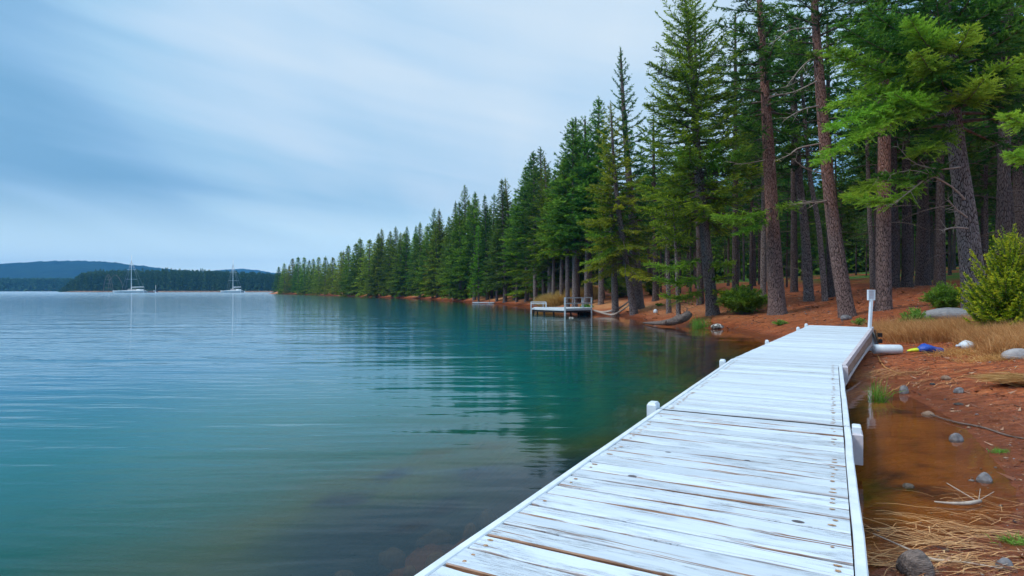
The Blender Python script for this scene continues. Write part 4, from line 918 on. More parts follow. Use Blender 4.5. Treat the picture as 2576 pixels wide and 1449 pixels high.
def edge_board(name, a, b, mtl, wd=.06, ht=.06, zo=.003, lab=None):
    mb = MB(); a = Vector(a); b = Vector(b); n = max(4, int((b - a).length / .6)); rr = random.Random(int(a.x * 10))
    pts = [a.lerp(b, i / n) for i in range(n + 1)]
    d_ = (b - a).normalized(); x = d_.cross(Vector((0, 0, 1))).normalized()
    v = []; f = []
    for i, p in enumerate(pts):
        j = rr.uniform(-.004, .004); p = p + x * j + Vector((0, 0, zo - DB.z)) - Vector((DB.x, DB.y, 0))
        for (cx, cz) in ((-wd / 2, -ht), (-wd / 2, -.008), (-wd / 2 + .008, 0), (wd / 2 - .008, 0), (wd / 2, -.008), (wd / 2, -ht)): v.append(p + x * cx + Vector((0, 0, cz)))
    for i in range(n):
        for k in range(6): f.append((i * 6 + k, i * 6 + (k + 1) % 6, (i + 1) * 6 + (k + 1) % 6, (i + 1) * 6 + k))
    f += [tuple(range(6)), tuple(n * 6 + k for k in reversed(range(6)))]
    mb.add(v, f, 0); o = mb.build(name, mtl, dock)
    if lab: o['label'] = lab
    return o
hw = .035
edge_board('edge_board', org + nA * hw, Lseam + nA * hw - dirA * .015, M['white'])
edge_board('edge_board', org + nA * (Wd - hw), Lseam + nA * (Wd - hw) - dirA * .015, M['white'])
edge_board('edge_board', Lseam + nA * hw + dirA * .02, Lj + nA * hw, M['white'])
edge_board('edge_board', Lseam + nA * (Wd - hw) + dirA * .02, Lj + nA * (Wd - hw), M['white'])
# thin metal strip in the seam
mb = MB(); mb.beam(Lseam + nA * .01 + Vector((0, 0, -.012)) - DB, Lseam + nA * (Wd - .01) + Vector((0, 0, -.012)) - DB, .03, .02); mb.build('seam_strip', M['darkwood'], dock)
# side beams (fascia) and cross joists below
def fascia(a, b, h_, mtl, th=.04, drop=.065, curve=0.0, name='side_beam', lab=None, off=0.0):
    mb = MB(); a = Vector(a); b = Vector(b); n = 10; v = []; f = []
    x = (b - a).normalized().cross(Vector((0, 0, 1))).normalized()
    for i in range(n + 1):
        t = i / n; p = a.lerp(b, t) - DB + x * off; cz = curve * math.sin(t * math.pi)
        hh = h_[0] + (h_[1] - h_[0]) * t if isinstance(h_, tuple) else h_
        for (cx, z) in ((-th / 2, -drop - hh + cz), (-th / 2, -drop), (th / 2, -drop), (th / 2, -drop - hh + cz)): v.append(p + x * cx + Vector((0, 0, z)))
    for i in range(n):
        for k in range(4): f.append((i * 4 + k, i * 4 + (k + 1) % 4, (i + 1) * 4 + (k + 1) % 4, (i + 1) * 4 + k))
    f += [(0, 1, 2, 3), (n * 4 + 3, n * 4 + 2, n * 4 + 1, n * 4)]
    mb.add(v, f, 0); o = mb.build(name, mtl, dock)
    if lab: o['label'] = lab
fascia(org + nA * .03, Lj + nA * .03, .20, M['white']); fascia(org + nA * (Wd - .03), Lj + nA * (Wd - .03), .20, M['white'])
d3 = (RE - Rj3).normalized(); x3 = d3.cross(Vector((0, 0, 1))).normalized()
fascia(Lj3, LE, .22, M['white'], drop=.04)
fascia(Rj3, RE, .11, M['lilac'], drop=-.012, th=.07, lab='white rounded rail along the right edge of the far stretch', name='side_rail', off=.02)
fascia(Rj3, RE, (.24, .30), M['brownboard'], drop=.0995, th=.035, curve=.05, lab='bare brown side board of the far stretch', off=.015)
fascia(Rj3 - Vector((0, 0, .34)), RE - Vector((0, 0, .40)), (.07, .10), M['lilac'], drop=.0, th=.03, curve=.05, lab='pale lower side board of the far stretch', off=.03)
mb = MB()
for t in np.linspace(.3, 18, 16):
    p = org + dirA * float(t) - DB; mb.beam(p + nA * .06 + Vector((0, 0, -.13)), p + nA * (Wd - .06) + Vector((0, 0, -.13)), .05, .14)
for t in (.2, .5, .8):
    mb.beam(Lj3.lerp(LE, t) - DB + Vector((0, 0, -.12)), Rj3.lerp(RE, t) - DB + Vector((0, 0, -.12)), .05, .14)
mb.build('cross_joists', M['darkwood'], dock)
# posts: left side stubs and right side blocks
def post(p, sz, ztop, zbot, ax, mtl=None, slope=.03):
    mb = MB(); c = Vector(p); c = Vector((c.x, c.y, 0)) - DB
    h2 = (sz[0] / 2, sz[1] / 2); v = []
    for z, k in ((zbot, 1), (ztop - slope, 1), (ztop, .72)):
        for sx, sy in ((-1, -1), (1, -1), (1, 1), (-1, 1)): v.append(c + ax[0] * (sx * h2[0] * k) + ax[1] * (sy * h2[1] * k) + Vector((0, 0, z)))
    f = [(3, 2, 1, 0), (8, 9, 10, 11)]
    for a in (0, 4):
        for i in range(4): f.append((a + i, a + (i + 1) % 4, a + 4 + (i + 1) % 4, a + 4 + i))
    mb.add(v, f, 0); return mb.build('post', mtl or M['white'], dock)
axs = (nA, dirA)
post(Lseam - nA * .062 + dirA * .02, (.11, .19), DZ + .075, -1.2, axs)
post(Lseam - nA * .062 + dirA * 5.3, (.10, .17), DZ + .06, -1.6, axs)
for xx, yy, dd in ((1925, 853, 15.2), (2005, 825, 17.2), (2036, 817, 18.0)):
    t = {1925: .42, 2005: .86, 2036: 1.0}[xx]; p = Lj3.lerp(LE, t); r_ = .05
    mb = MB(); c = Vector((p.x, p.y, 0)) - DB - x3 * .085; z1 = p.z + .05
    mb.tube([c + Vector((0, 0, z)) for z in (TZ(p.x, p.y) - .3, z1 - .05, z1 - .015, z1)], [r_, r_, r_ * .8, r_ * .3], 10); mb.build('post', M['white'], dock)
post(Rseam + nA * .055 - dirA * .12, (.10, .30), DZ - .02, DZ - .33, axs, M['lilac'], .01)
post(Rseam + nA * .05 - dirA * .14, (.08, .17), DZ + .05, DZ - .025, axs, M['white'], .01)
post(Rj + nA * .045 - dirA * .12, (.09, .20), DZ + .01, DZ - .30, axs, M['lilac'], .02)
# supporting posts below the deck
for t in (.5, 5.0, 9.5, 14.5):
    for s_ in (.12, Wd - .12):
        p = org + dirA * t + nA * s_; mb = MB(); c = Vector((p.x, p.y, 0)) - DB; mb.tube([c + Vector((0, 0, TZ(p.x, p.y) - .2)), c + Vector((0, 0, DZ - .2))], .06, 8); mb.build('pile', M['darkwood'], dock)
# landing end: white slanted support panel and dark frame
pe = RE; mb = MB(); zg = TZ(pe.x, pe.y)
q = [pe + x3 * .05 + Vector((0, 0, -.08)), pe + x3 * .05 - d3 * 1.5 + Vector((0, 0, -.95)) , pe + x3 * .22 + Vector((0, 0, zg - pe.z + .05)), pe + x3 * .05 - d3 * .1 + Vector((0, 0, -.4))]
a0 = pe + Vector((0, 0, -.05)) - DB; b0 = pe + x3 * .25 - d3 * .15 - DB; b0.z = zg - .05; c0 = pe - x3 * 1.1 - d3 * .3 - DB; c0.z = zg - .05; e0 = pe - x3 * 1.0 + Vector((0, 0, -.32)) - DB
off = d3 * .05
mb.add([a0, b0, c0, e0, a0 + off, b0 + off, c0 + off, e0 + off], [(0, 1, 2, 3), (7, 6, 5, 4), (0, 4, 5, 1), (1, 5, 6, 2), (2, 6, 7, 3), (3, 7, 4, 0)], 0)
mb.build('end_panel', M['white'], dock)
mb = MB(); mb.beam(a0 - d3 * .06 + Vector((0, 0, 0)), b0 - d3 * .06, .05, .05); mb.beam(a0 - d3 * .06 - x3 * .02, a0 - d3 * .06 - x3 * .02 + Vector((0, 0, zg - pe.z + .1)), .02, .02); mb.build('end_brace', M['steel'], dock)

# ------------------------------------------------------------------ lamp post at the landing
lp = W(2187, 826, 16.55); lt = W(2192, 752, 16.55); hd = W(2192, 742, 16.55)
lamp = empty('lamp_post', (lp.x, lp.y, lp.z)); tag(lamp, 'white post with a small rectangular louvred head at the landing end of the dock', 'lamp post')
mb = MB(); mb.beam((0, 0, -.12), lt - lp, .085, .06); mb.build('pole', M['white'], lamp)
mb = MB(); hc = hd - lp; X_, Y_, Z_ = Vector((1, 0, 0)), Vector((0, 1, 0)), Vector((0, 0, 1))
mb.box(hc + Vector((0, .02, 0)), (.19, .05, .29)); 
for sx in (-1, 1): mb.box(hc + Vector((sx * .083, -.015, 0)), (.024, .022, .29))
for sz in (-1, 1): mb.box(hc + Vector((0, -.015, sz * .133)), (.142, .022, .024))
mb.build('head', M['white'], lamp)
mb = MB()
for k in range(6): mb.beam(hc + Vector((-.06, -.012, -.095 + k * .038)), hc + Vector((.06, -.012, -.095 + k * .038)), .012, .016)
mb.build('louvre', M['lilac'], lamp)

# ------------------------------------------------------------------ small platform in the cove
pf = empty('swim_platform', tuple(on_water(1412, 789)) + (0,)); PB = pf.location.copy(); tag(pf, 'white swim platform on stilts with two railings, standing in the cove', 'platform')
zt = .46
def PW(x, d): return Vector(((x - HX) / F * d, d, 0)) - PB
mb = MB()
c4 = [PW(1338, 47.5), PW(1421, 44.5), PW(1490, 46.5), PW(1484, 51), PW(1345, 51)]
top = [p + Vector((0, 0, zt)) for p in c4]; bot = [p + Vector((0, 0, zt - .10)) for p in c4]
mb.add(top + bot, [(0, 1, 2, 3, 4), (9, 8, 7, 6, 5)] + [(i, 5 + i, 5 + (i + 1) % 5, (i + 1) % 5) for i in range(5)], 0); mb.build('deck', M['white'], pf)
mb = MB()
ib = [(p + (Vector((0, 3.0, 0)))*0.02) for p in c4]
for i in range(5):
    a, b = c4[i], c4[(i + 1) % 5]; cc = (c4[0] + c4[1] + c4[2] + c4[3]) / 4
    mb.beam(a.lerp(cc, .06) + Vector((0, 0, zt - .18)), b.lerp(cc, .06) + Vector((0, 0, zt - .18)), .05, .155)
mb.build('under_frame', M['darkwood'], pf)
gz = lambda p: TZ(p.x + PB.x, p.y + PB.y) - .15
def leg(p, ztop, r_, m_):
    mb = MB(); mb.beam((p.x, p.y, min(-.4, gz(p))), (p.x, p.y, ztop), r_, r_); mb.build('leg', m_, pf)
leg(PW(1336, 47.2), 1.0, .09, M['white']); leg(PW(1421, 44.3), 1.36, .11, M['white']); leg(PW(1488, 46.3), 1.36, .10, M['white'])
leg(PW(1369, 46.6), zt - .12, .16, M['darkwood']); leg(PW(1393, 46.4), zt - .12, .13, M['darkwood']); leg(PW(1342, 48), zt - .12, .14, M['darkwood'])
for xq, dq in ((1436, 47), (1455, 48.5), (1470, 49), (1480, 50), (1352, 50.6)): leg(PW(xq, dq), zt - .12, .12, M['darkwood'])
def rail(a, b, zs, m_, t_=.07, posts=()):
    mb = MB()
    for z in zs: mb.beam(a + Vector((0, 0, z)), b + Vector((0, 0, z)), t_, t_)
    for q in posts: p = a.lerp(b, q[0]); mb.beam(p + Vector((0, 0, zt + .01)), p + Vector((0, 0, zs[0] - t_ / 2)), q[1], q[1])
    return mb.build('railing', m_, pf)
rail(PW(1336, 47.2), PW(1374, 46.8), [.97, .84], M['white'], .06, [(.80, .05), (.99, .08)])
rail(PW(1421, 44.3), PW(1488, 46.3), [1.33, .90, .50], M['white'], .075, [(.36, .03), (.64, .08), (.70, .05)])
# leaning plank walkway and driftwood beside it
# ------------------------------------------------------------------ generic small things
def blob(name, loc, size, mtl, label, cat, seed=0, group=None, rz=0, flat=.35, sub=3, rough=.12):
    import bmesh
    bm = bmesh.new(); bmesh.ops.create_icosphere(bm, subdivisions=sub, radius=1.0)
    rr = random.Random(seed); ph = [rr.uniform(0, 6) for _ in range(6)]
    for v in bm.verts:
        p = v.co; k = 1 + rough * (math.sin(p.x * 2.3 + ph[0]) + math.sin(p.y * 2.9 + ph[1]) + math.sin(p.z * 3.1 + ph[2]) * .6) + rough * .35 * (math.sin(p.x * 6 + ph[3]) + math.sin(p.y * 7 + ph[4]))
        v.co = p * k
        if v.co.z < -flat: v.co.z = -flat
    for v in bm.verts: v.co.x *= size[0]; v.co.y *= size[1]; v.co.z = (v.co.z + flat * .75) * size[2]
    for f_ in bm.faces: f_.smooth = True
    me = bpy.data.meshes.new(name); bm.to_mesh(me); bm.free(); me.materials.append(mtl)
    o = bpy.data.objects.new(name, me); sc.collection.objects.link(o); o.location = loc; o.rotation_euler = (0, 0, rz)
    tag(o, label, cat, group); return o
def rock_px(x, y, wpx, hpx, mtl, label, seed, deep=.8, name='rock', cat='rock', rz=0, uw=False, flat=.35):
    p = at(x, y)
    if p.z < -.02 and not uw: X, Y = on_water(x, y); p = Vector((X, Y, max(TZ(X, Y), -.05)))
    k = p.y / F; return blob(name, p, (wpx / 2 * k, wpx / 2 * k * deep, hpx * .75 * k), mtl, label, cat, seed, rz=rz, flat=flat)
rock_px(2274, 990, 24, 20, M['rock'], 'pale grey round stone standing in the shallows by the reed tuft', 1)
rock_px(2335, 1043, 28, 14, M['rock_brown'], 'brown stone at the pool edge where the long stick begins', 2)
rock_px(2403, 1105, 32, 22, M['rock'], 'dark rounded stone at the edge of the pool', 3)
rock_px(2478, 1206, 36, 22, M['rock'], 'slate-blue egg-shaped stone on the lower pool edge', 4)
rock_px(2287, 1214, 28, 12, M['rock'], 'flat grey pebble breaking the surface in the middle of the pool', 5)
rock_px(2412, 1018, 22, 6, M['darkwood'], 'small black flat stone on the red sand', 6)
rock_px(2414, 988, 26, 12, M['rock'], 'small dark grey angular stone on the red slope', 7)
rock_px(2380, 955, 22, 10, M['rock_brown'], 'low brown stone on the slope above the reeds', 8)
rock_px(2130, 804, 26, 12, M['rock'], 'dark grey flat stone between the dock end and the pines', 9)
rock_px(2562, 900, 70, 24, M['rock_pale'], 'pale grey boulder half buried beside the dry grass', 10)
rock_px(2395, 800, 150, 24, M['rock_pale'], 'broad flat grey slab lying behind the dry grass', 11, deep=.7)
rock_px(1806, 825, 36, 11, M['rock_white'], 'white-topped mottled stone at the water by the reeds', 12)
rock_px(2345, 968, 14, 5, M['black'], 'tiny black stone on the red sand, left of the grey one', 13)
rock_px(2297, 1440, 90, 62, M['log'], 'dark charred stump half in the water at the corner of the dock', 14, name='stump', cat='stump', flat=.2)
rock_px(2528, 1428, 40, 22, M['rock'], 'dark wet stone among the straw at the water edge', 15)
rock_px(1437, 800, 14, 5, M['rock_white'], 'pale stone under the swim platform', 16)
rock_px(1650, 787, 12, 10, M['white'], 'small white rounded pebble with a dark side on the sand bank', 17, name='pebble', cat='pebble')
for i, (X, d, r_) in enumerate(SUNK):
    blob('submerged_rock', (X, d, TZ(X, d) - .10), (r_ * [.95, .6, .8, .5][i % 4], r_ * [.7, .8, .5, .6][i % 4], .11), M['rock_sub'], 'brown rock lying under the clear water beside the dock', 'rock', 60 + i, 'rocks under water beside the dock', flat=.3, rough=.24, rz=i * 1.3)


def log(name, label, cat, pts, rad, mtl, n=10, twigs=0, seed=0):
    P = [Vector(p) for p in pts]; b = P[0].copy(); mb = MB(); rr = random.Random(seed)
    sp = spline([tuple(p - b) for p in P], 14); rs = np.interp(np.linspace(0, 1, 14), np.linspace(0, 1, len(rad)), rad)
    mb.tube([Vector(q) for q in sp], list(rs), n, lob=lambda i, a: 1 + .12 * math.sin(a * 3 + i * .7) + .08 * math.sin(a * 5 - i))
    for k in range(twigs):
        i = rr.randrange(3, 13); a = Vector(sp[i]); d_ = (Vector(sp[i]) - Vector(sp[i - 1])).normalized() + Vector((rr.gauss(0, .6), rr.gauss(0, .6), rr.uniform(.1, .5))); L = rr.uniform(2.5, 6) * float(max(rs)) * (1 if max(rs) > .03 else 1.6)
        mb.tube([a, a + d_ * L * .5, a + d_ * L], [rs[i] * .3, rs[i] * .2, .004], 4)
    o = mb.build(name, mtl); o.location = b; tag(o, label, cat); return o
def gp(x, y, up=0.0): p = at(x, y); return p + Vector((0, 0, max(-p.z, 0) * 0 + up))
g = lambda x, y, d, u=0: Vector(((x - HX) / F * d, d, EYE + (HY - y) / F * d + u))
log('beached_log', 'long weathered grey log beached at the waterline, its thick end curving up', 'log', [g(1618, 812, 33.5), g(1655, 813, 31.5), g(1690, 809, 31), g(1718, 800, 31), g(1735, 789, 31.2)], [.04, .10, .20, .24, .16], M['log'], 10, 3, 1)
log('driftwood', 'pale driftwood pole leaning from the swim platform up the bank', 'driftwood', [g(1494, 781, 46), g(1520, 786, 45), g(1555, 776, 44.5), g(1584, 757, 44.5)], [.07, .10, .08, .05], M['dead'], 8, 8, 2)
log('driftwood', 'second driftwood branch with twigs, below the pale pole', 'driftwood', [g(1502, 784, 45.5), g(1540, 792, 43), g(1565, 780, 43), g(1582, 768, 43.5)], [.04, .08, .06, .03], M['dead'], 8, 10, 3)
def lay(pts, up): return [at(x, y) * 1.0 + Vector((0, 0, up)) if at(x, y).z > 0 else Vector((*on_water(x, y), .01 + up)) for x, y in pts]
log('stick', 'long thin brown stick from the pool edge stone towards the upper sand', 'stick', lay([(2340, 1046), (2400, 1065), (2470, 1078), (2530, 1098), (2580, 1108)], .012), [.010, .013, .014, .012, .009], M['branch'], 6, 3, 4)
log('stick', 'short thick pale stick floating in the lower pool', 'stick', lay([(2350, 1268), (2400, 1273), (2440, 1272), (2466, 1266)], .012), [.006, .014, .018, .016], M['dead'], 6, 2, 5)
log('stick', 'thin pale stick above the floating thick one', 'stick', lay([(2382, 1220), (2415, 1240), (2452, 1262)], .008), [.005, .006, .004], M['dead'], 5, 0, 6)
log('stick', 'long thin twig from the dock corner across the straw', 'stick', lay([(2196, 1352), (2270, 1385), (2340, 1415), (2430, 1425), (2520, 1442)], .02), [.005, .007, .008, .006, .004], M['dead'], 5, 5, 7)

# ------------------------------------------------------------------ things by the landing
# white drum lying on its side
c = at(2232, 893); k = c.y / F
mb = MB(); r_ = .125; x0 = -.36; 
pr = [(-.34, .0), (-.34, r_ * .9), (-.32, r_), (.30, r_), (.335, r_ * .9), (.335, .0)]
mb.tube([Vector((a, -a * .10, r_ + .02)) for a, _ in pr], [max(b, .001) for _, b in pr], 20)
o = mb.build('float_drum', M['white']); o.location = c; tag(o, 'white cylindrical float lying on the sand beside the dock end', 'float')
# blue and yellow bag
c = at(2338, 888)
bag = empty('beach_bag', c); bag.scale = (.88, .88, .72); tag(bag, 'crumpled blue nylon bag with a yellow end lying on the red sand', 'bag')
def lump(name, spine, rad, mtl, parent, zs=.5, seed=0):
    mb = MB(); rr = random.Random(seed)
    mb.tube([Vector(p) for p in spine], rad, 16, lob=lambda i, a: (1 + .08 * math.sin(a * 4 + i) + .05 * math.sin(a * 7 - i * 2)) * (zs + (1 - zs) * abs(math.cos(a)))); return mb.build(name, mtl, parent)
lump('bag_body', [(-.33, 0, .06), (-.26, 0, .12), (-.14, 0, .17), (0, .02, .14), (.15, .02, .11), (.28, 0, .10), (.37, 0, .08), (.40, 0, .07)], [.02, .12, .19, .17, .13, .11, .09, .01], M['blue'], bag, .8, 1)
lump('bag_end', [(-.62, .02, .07), (-.52, .02, .09), (-.38, .03, .10), (-.28, .04, .10)], [.03, .06, .08, .08], M['yellow'], bag, .8, 2)
# white sack
c = at(2428, 880)
sk = empty('white_sack', c); tag(sk, 'small white sack lying on the sand right of the blue bag', 'sack')
lump('sack_body', [(-.13, 0, .09), (-.09, 0, .10), (0, 0, .11), (.12, 0, .10), (.20, 0, .08), (.23, 0, .07)], [.03, .10, .145, .135, .09, .01], M['white'], sk, .85, 3)
lump('sack_neck', [(-.22, -.01, .10), (-.17, 0, .10), (-.12, 0, .10)], [.035, .03, .04], M['white'], sk, .9, 4)
# dark mooring hardware
p = W(2206, 838, 16.7); zg2 = TZ(p.x, p.y)
hwd = empty('mooring_bracket', p); tag(hwd, 'rusty bracket with two black rubber blocks on the dock landing corner', 'bracket')
mb = MB(); mb.beam((-.06, 0, .1), (.04, 0, -.25), .05, .03); mb.beam((.03, .02, -.02), (.12, .05, -.02), .03, .03); mb.build('plate', M['rust'], hwd)
for zz_ in (-.05, -.22):
    mb = MB(); mb.box((.07, -.02, zz_), (.09, .09, .11), bev=.01); mb.build('rubber_block', M['black'], hwd)
log('rope', 'orange rope hanging from the dock end and trailing over the sand', 'rope', [W(2201, 868, 16.6), W(2205, 885, 16.4)] + lay([(2212, 905), (2225, 925), (2245, 935), (2262, 942)], .015), [.012, .012, .014, .014, .012, .008], M['rope'], 6, 4, 9)
# small white raft on the far sand
p = Vector(on_water(1216, 763.5) + (0,)); rf = empty('raft', p); tag(rf, 'small flat white raft moored at the sandy shore', 'raft')
mb = MB(); mb.box((0, 0, .13), (3.1, 1.4, .12), bev=.02); mb.build('deck', M['white'], rf)
mb = MB(); mb.box((-1.0, 0, .01), (.5, 1.3, .12)); mb.box((1.0, 0, .01), (.5, 1.3, .12)); mb.build('floats', M['steel'], rf)
mb = MB(); mb.tube([(.9, -.6, -.4), (.9, -.6, .45)], .05, 8); mb.build('post', M['darkwood'], rf)

# ------------------------------------------------------------------ boats
def catamaran(x, L, mast_h, label, big=True):
    d = 475; e = empty('sailing_catamaran', ((x - HX) / F * d, d, 0)); tag(e, label, 'boat')
    def hull(y0, nm):
        mb = MB(); v = []; f = []; n = 14
        for i in range(n + 1):
            t = i / n; X = -L / 2 + L * t
            wd = .9 * (math.sin(math.pi * min(1, .12 + t * .95)) ** .5) if t < .98 else .35; wd = 1.0 * min(1, (t / .25) ** .7 if t < .25 else 1) + .05
            top = 1.2 + .5 * (1 - t) ** 2; keel = -.3 + .5 * (1 - t) ** 4
            for (cy, cz) in ((-wd, top), (-wd * .8, top * .4), (-wd * .2, keel), (wd * .2, keel), (wd * .8, top * .4), (wd, top)): v.append((X - (0 if cz > .6 else (1 - t) * -.9), y0 + cy, cz))
        for i in range(n):
            for k in range(6): f.append((i * 6 + k, i * 6 + (k + 1) % 6, (i + 1) * 6 + (k + 1) % 6, (i + 1) * 6 + k))
        f += [tuple(range(6)), tuple(n * 6 + k for k in reversed(range(6)))]
        mb.add(v, f, 0); mb.build('hull', M['white_far'], e)
    hull(-3.2, 'a'); hull(3.2, 'b')
    mb = MB(); mb.box((L * .12, 0, 1.55), (L * .62, 6.0, .35), bev=.05); mb.beam((-L * .3, -3, 1.6), (-L * .3, 3, 1.6), .3, .3); mb.build('bridge_deck', M['white_far'], e)
    mb = MB(); mb.box((L * .10, 0, 2.35), (L * .30, 4.6, .9), bev=.25); mb.box((L * .30, 0, 2.2), (L * .12, 5, .9), bev=.2); mb.build('cabin', M['white_far'], e)
    mb = MB(); mb.box((L * .10, 0, 2.45), (L * .30 + .02, 4.62, .4)); mb.build('window', M['black'], e)
    mb = MB(); mb.tube([(L * .02, 0, 1.7), (L * .02, 0, mast_h * .6), (L * .03, 0, mast_h)], [.28, .22, .10], 8); mb.build('mast', M['white_far'], e)
    mb = MB(); mb.beam((L * .02, 0, 4.3), (L * .42, 0, 4.5), .35, .55); mb.build('boom', M['white_far'], e)
    mb = MB()
    for z in (mast_h * .36, mast_h * .62): mb.beam((L * .02 - 3.2 * (1 - z / mast_h) - 1, -1.5, z), (L * .02 + 3.2 * (1 - z / mast_h) + 1.5, 1.5, z), .16, .16)
    mb.build('spreaders', M['white_far'], e)
    mb = MB(); top = Vector((L * .02, 0, mast_h * .86)); rr_ = .08
    for q in ((-L * .30, 0, 1.8), (-L * .10, -3.2, 1.9), (-L * .10, 3.2, 1.9), (L * .40, -2.8, 1.8), (L * .40, 2.8, 1.8)): mb.tube([q, Vector(q).lerp(top, .5) + Vector((0, 0, 0)), top], rr_, 4)
    mb.build('rigging', M['steel'], e)
    return e
catamaran(329, 24.5, 29.5, 'larger white catamaran anchored off the island with spread rigging')
catamaran(585, 16.0, 26.2, 'smaller white catamaran anchored far right of the larger one')
bpy.context.view_layer.update()
d = 478; e = empty('rowing_boat', ((384 - HX) / F * d, d, 0)); tag(e, 'small red-brown open boat beside the larger catamaran', 'boat')
mb = MB(); v = []; f = []; n = 10
for i in range(n + 1):
    t = i / n; X = -4 + 8 * t; wd = 1.2 * math.sin(math.pi * (.1 + .85 * t)) ** .6; tp = .8 + .5 * abs(t - .5) ** 2 * 3
    for cy, cz in ((-wd, tp), (-wd * .7, .1), (0, -.2), (wd * .7, .1), (wd, tp)): v.append((X, cy, cz))
for i in range(n):
    for k in range(5): f.append((i * 5 + k, i * 5 + (k + 1) % 5, (i + 1) * 5 + (k + 1) % 5, (i + 1) * 5 + k))
f += [tuple(range(5)), tuple(n * 5 + k for k in reversed(range(5)))]
mb.add(v, f, 0); mb.build('hull', M['redhull'], e)
mb = MB(); mb.box((1.5, 0, 1.2), (1.4, 1.2, .5), bev=.1); mb.build('cover', M['white_far'], e)
d = 476; e = empty('channel_marker', ((391.5 - HX) / F * d, d, 0)); tag(e, 'slim white marker pole on a float beside the small red boat', 'marker')
mb = MB(); mb.tube([(0, 0, .3), (.1, 0, 6.0)], [.25, .10], 6); mb.build('pole', M['white_far'], e)
mb = MB(); mb.tube([(0, 0, -.3), (0, 0, .1), (0, 0, .5)], [.7, .75, .35], 10); mb.build('float', M['white_far'], e)
# curved timber frame on the island
d = 598; X = (283 - HX) / F * d; e = empty('timber_arch', (X, d, .3)); tag(e, 'tall skeletal timber arch on the island shore left of the larger catamaran', 'arch')
for k, (a, b_, hgt) in enumerate(((-9, 0, 17.5), (-5, 9, 17), (-10.5, -3, 16))):
    mb = MB(); mb.tube([Vector(p) for p in spline([(a, k, 0), (a + 1, k, hgt * .55), ((a + b_) / 2, k, hgt), (b_ - 1, k, hgt * .6), (b_ + 1, k, 0)], 14)], .13, 5); mb.build('rib', M['brownboard'], e)
mb = MB()
for z in (4, 8, 12): mb.beam((-8.5 + z * .15, 1, z), (-2 - z * .05, 1, z), .2, .2)
mb.build('rail', M['dead'], e)

# ------------------------------------------------------------------ shrubs, grass, reeds
def bush(name, label, p, w_, h_, mtl, seed, n=60, card=.07, cpm=40, upright=.9, cat='bush', spacing=.05, wid=.28, tone=.5, group=None):
    rng = np.random.default_rng(seed); T = []; TN = []; mb = MB()
    for i in range(n):
        a = rng.uniform(0, 6.28); t = rng.uniform(0, 1) ** .6; L = math.hypot(w_ * .5 * t, h_ * (1 - .45 * t)) * rng.uniform(.75, 1.08)
        out = w_ * .5 * t; zt_ = h_ * (1 - .55 * t ** 1.5) * rng.uniform(.75, 1.1)
        pts = spline([(rng.normal(0, .05 * w_), rng.normal(0, .05 * w_), 0), (math.cos(a) * out * .4, math.sin(a) * out * .4, zt_ * .55), (math.cos(a) * out, math.sin(a) * out, zt_ * upright)], 6)
        limb(mb, pts, .012, .003, 3)
        t_, n_ = spray(rng, pts, wid * h_, spacing, card, cpm, tone + rng.normal(0, .1), .1, lift=.15, thick=.25, wr=.36); T.append(t_); TN.append(n_)
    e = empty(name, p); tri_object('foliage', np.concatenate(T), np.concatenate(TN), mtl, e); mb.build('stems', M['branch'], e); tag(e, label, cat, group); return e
def bush_px(x, y, wpx, hpx, label, mtl, seed, **k):
    p = at(x, y); s_ = p.y / F
    return bush(k.pop('name', 'bush'), label, p - Vector((0, 0, .03)), wpx * s_, hpx * s_, mtl, seed, **k)
bush_px(1872, 790, 140, 85, 'spiky bright green bush at the foot of the big fir and the red-brown pine', M['shrub'], 1, n=90, card=.10, cpm=34)
bush_px(2378, 782, 110, 82, 'bright green wispy bush left of the thickest fir', M['shrub'], 2, n=80, card=.08)
bush_px(1560, 748, 100, 68, 'large rounded dark green bush between the grey trunks', M['needle'], 3, n=80, card=.14, cpm=24, spacing=.09)
bush_px(1640, 742, 60, 55, 'smaller rounded dark bush in the shade right of the large one', M['needle'], 4, n=50, card=.16, cpm=22, spacing=.1)
bush_px(1313, 752, 36, 26, 'small rounded green shrub, left one of the pair by the platform', M['shrub'], 5, n=50, card=.16, cpm=22, spacing=.1)
bush_px(1353, 755, 46, 34, 'rounded green shrub, right one of the pair by the platform', M['shrub'], 6, n=60, card=.16, cpm=22, spacing=.1)
bush_px(1150, 751, 42, 26, 'bright green shrub under the short bright conifer', M['shrub'], 7, n=50, card=.22, cpm=14, spacing=.15)
bush_px(990, 747, 34, 14, 'low yellow-green shrub far along the shore', M['gold'], 8, n=40, card=.3, cpm=9, spacing=.25)
bush_px(1070, 748, 30, 8, 'low green shrub on the sand halfway along the shore', M['shrub'], 28, n=30, card=.25, cpm=9, spacing=.25)
bush_px(965, 746, 16, 20, 'upright green shrub at the waterline far along the shore', M['shrub'], 29, n=30, card=.3, cpm=9, spacing=.25)
bush_px(2302, 826, 90, 48, 'blue-green grassy tuft in the dry grass behind the dock end', M['reed'], 9, n=60, card=.08, cpm=40, upright=1.1)
bush_px(2165, 818, 46, 24, 'low green tuft just left of the dry grass', M['reed'], 10, n=36, card=.06)
bush_px(2253, 842, 34, 26, 'small yellow-green tuft inside the dry grass', M['reed'], 30, n=36, card=.06)
bush_px(1475, 777, 44, 14, 'low green tuft right of the swim platform', M['shrub'], 31, n=36, card=.12, cpm=20)
bush_px(1962, 818, 44, 18, 'small yellow-green tuft on the open sand', M['reed'], 32, n=30, card=.07)
bush_px(1658, 770, 30, 10, 'tiny green tuft on the sand bank above the log', M['shrub'], 33, n=24, card=.09)
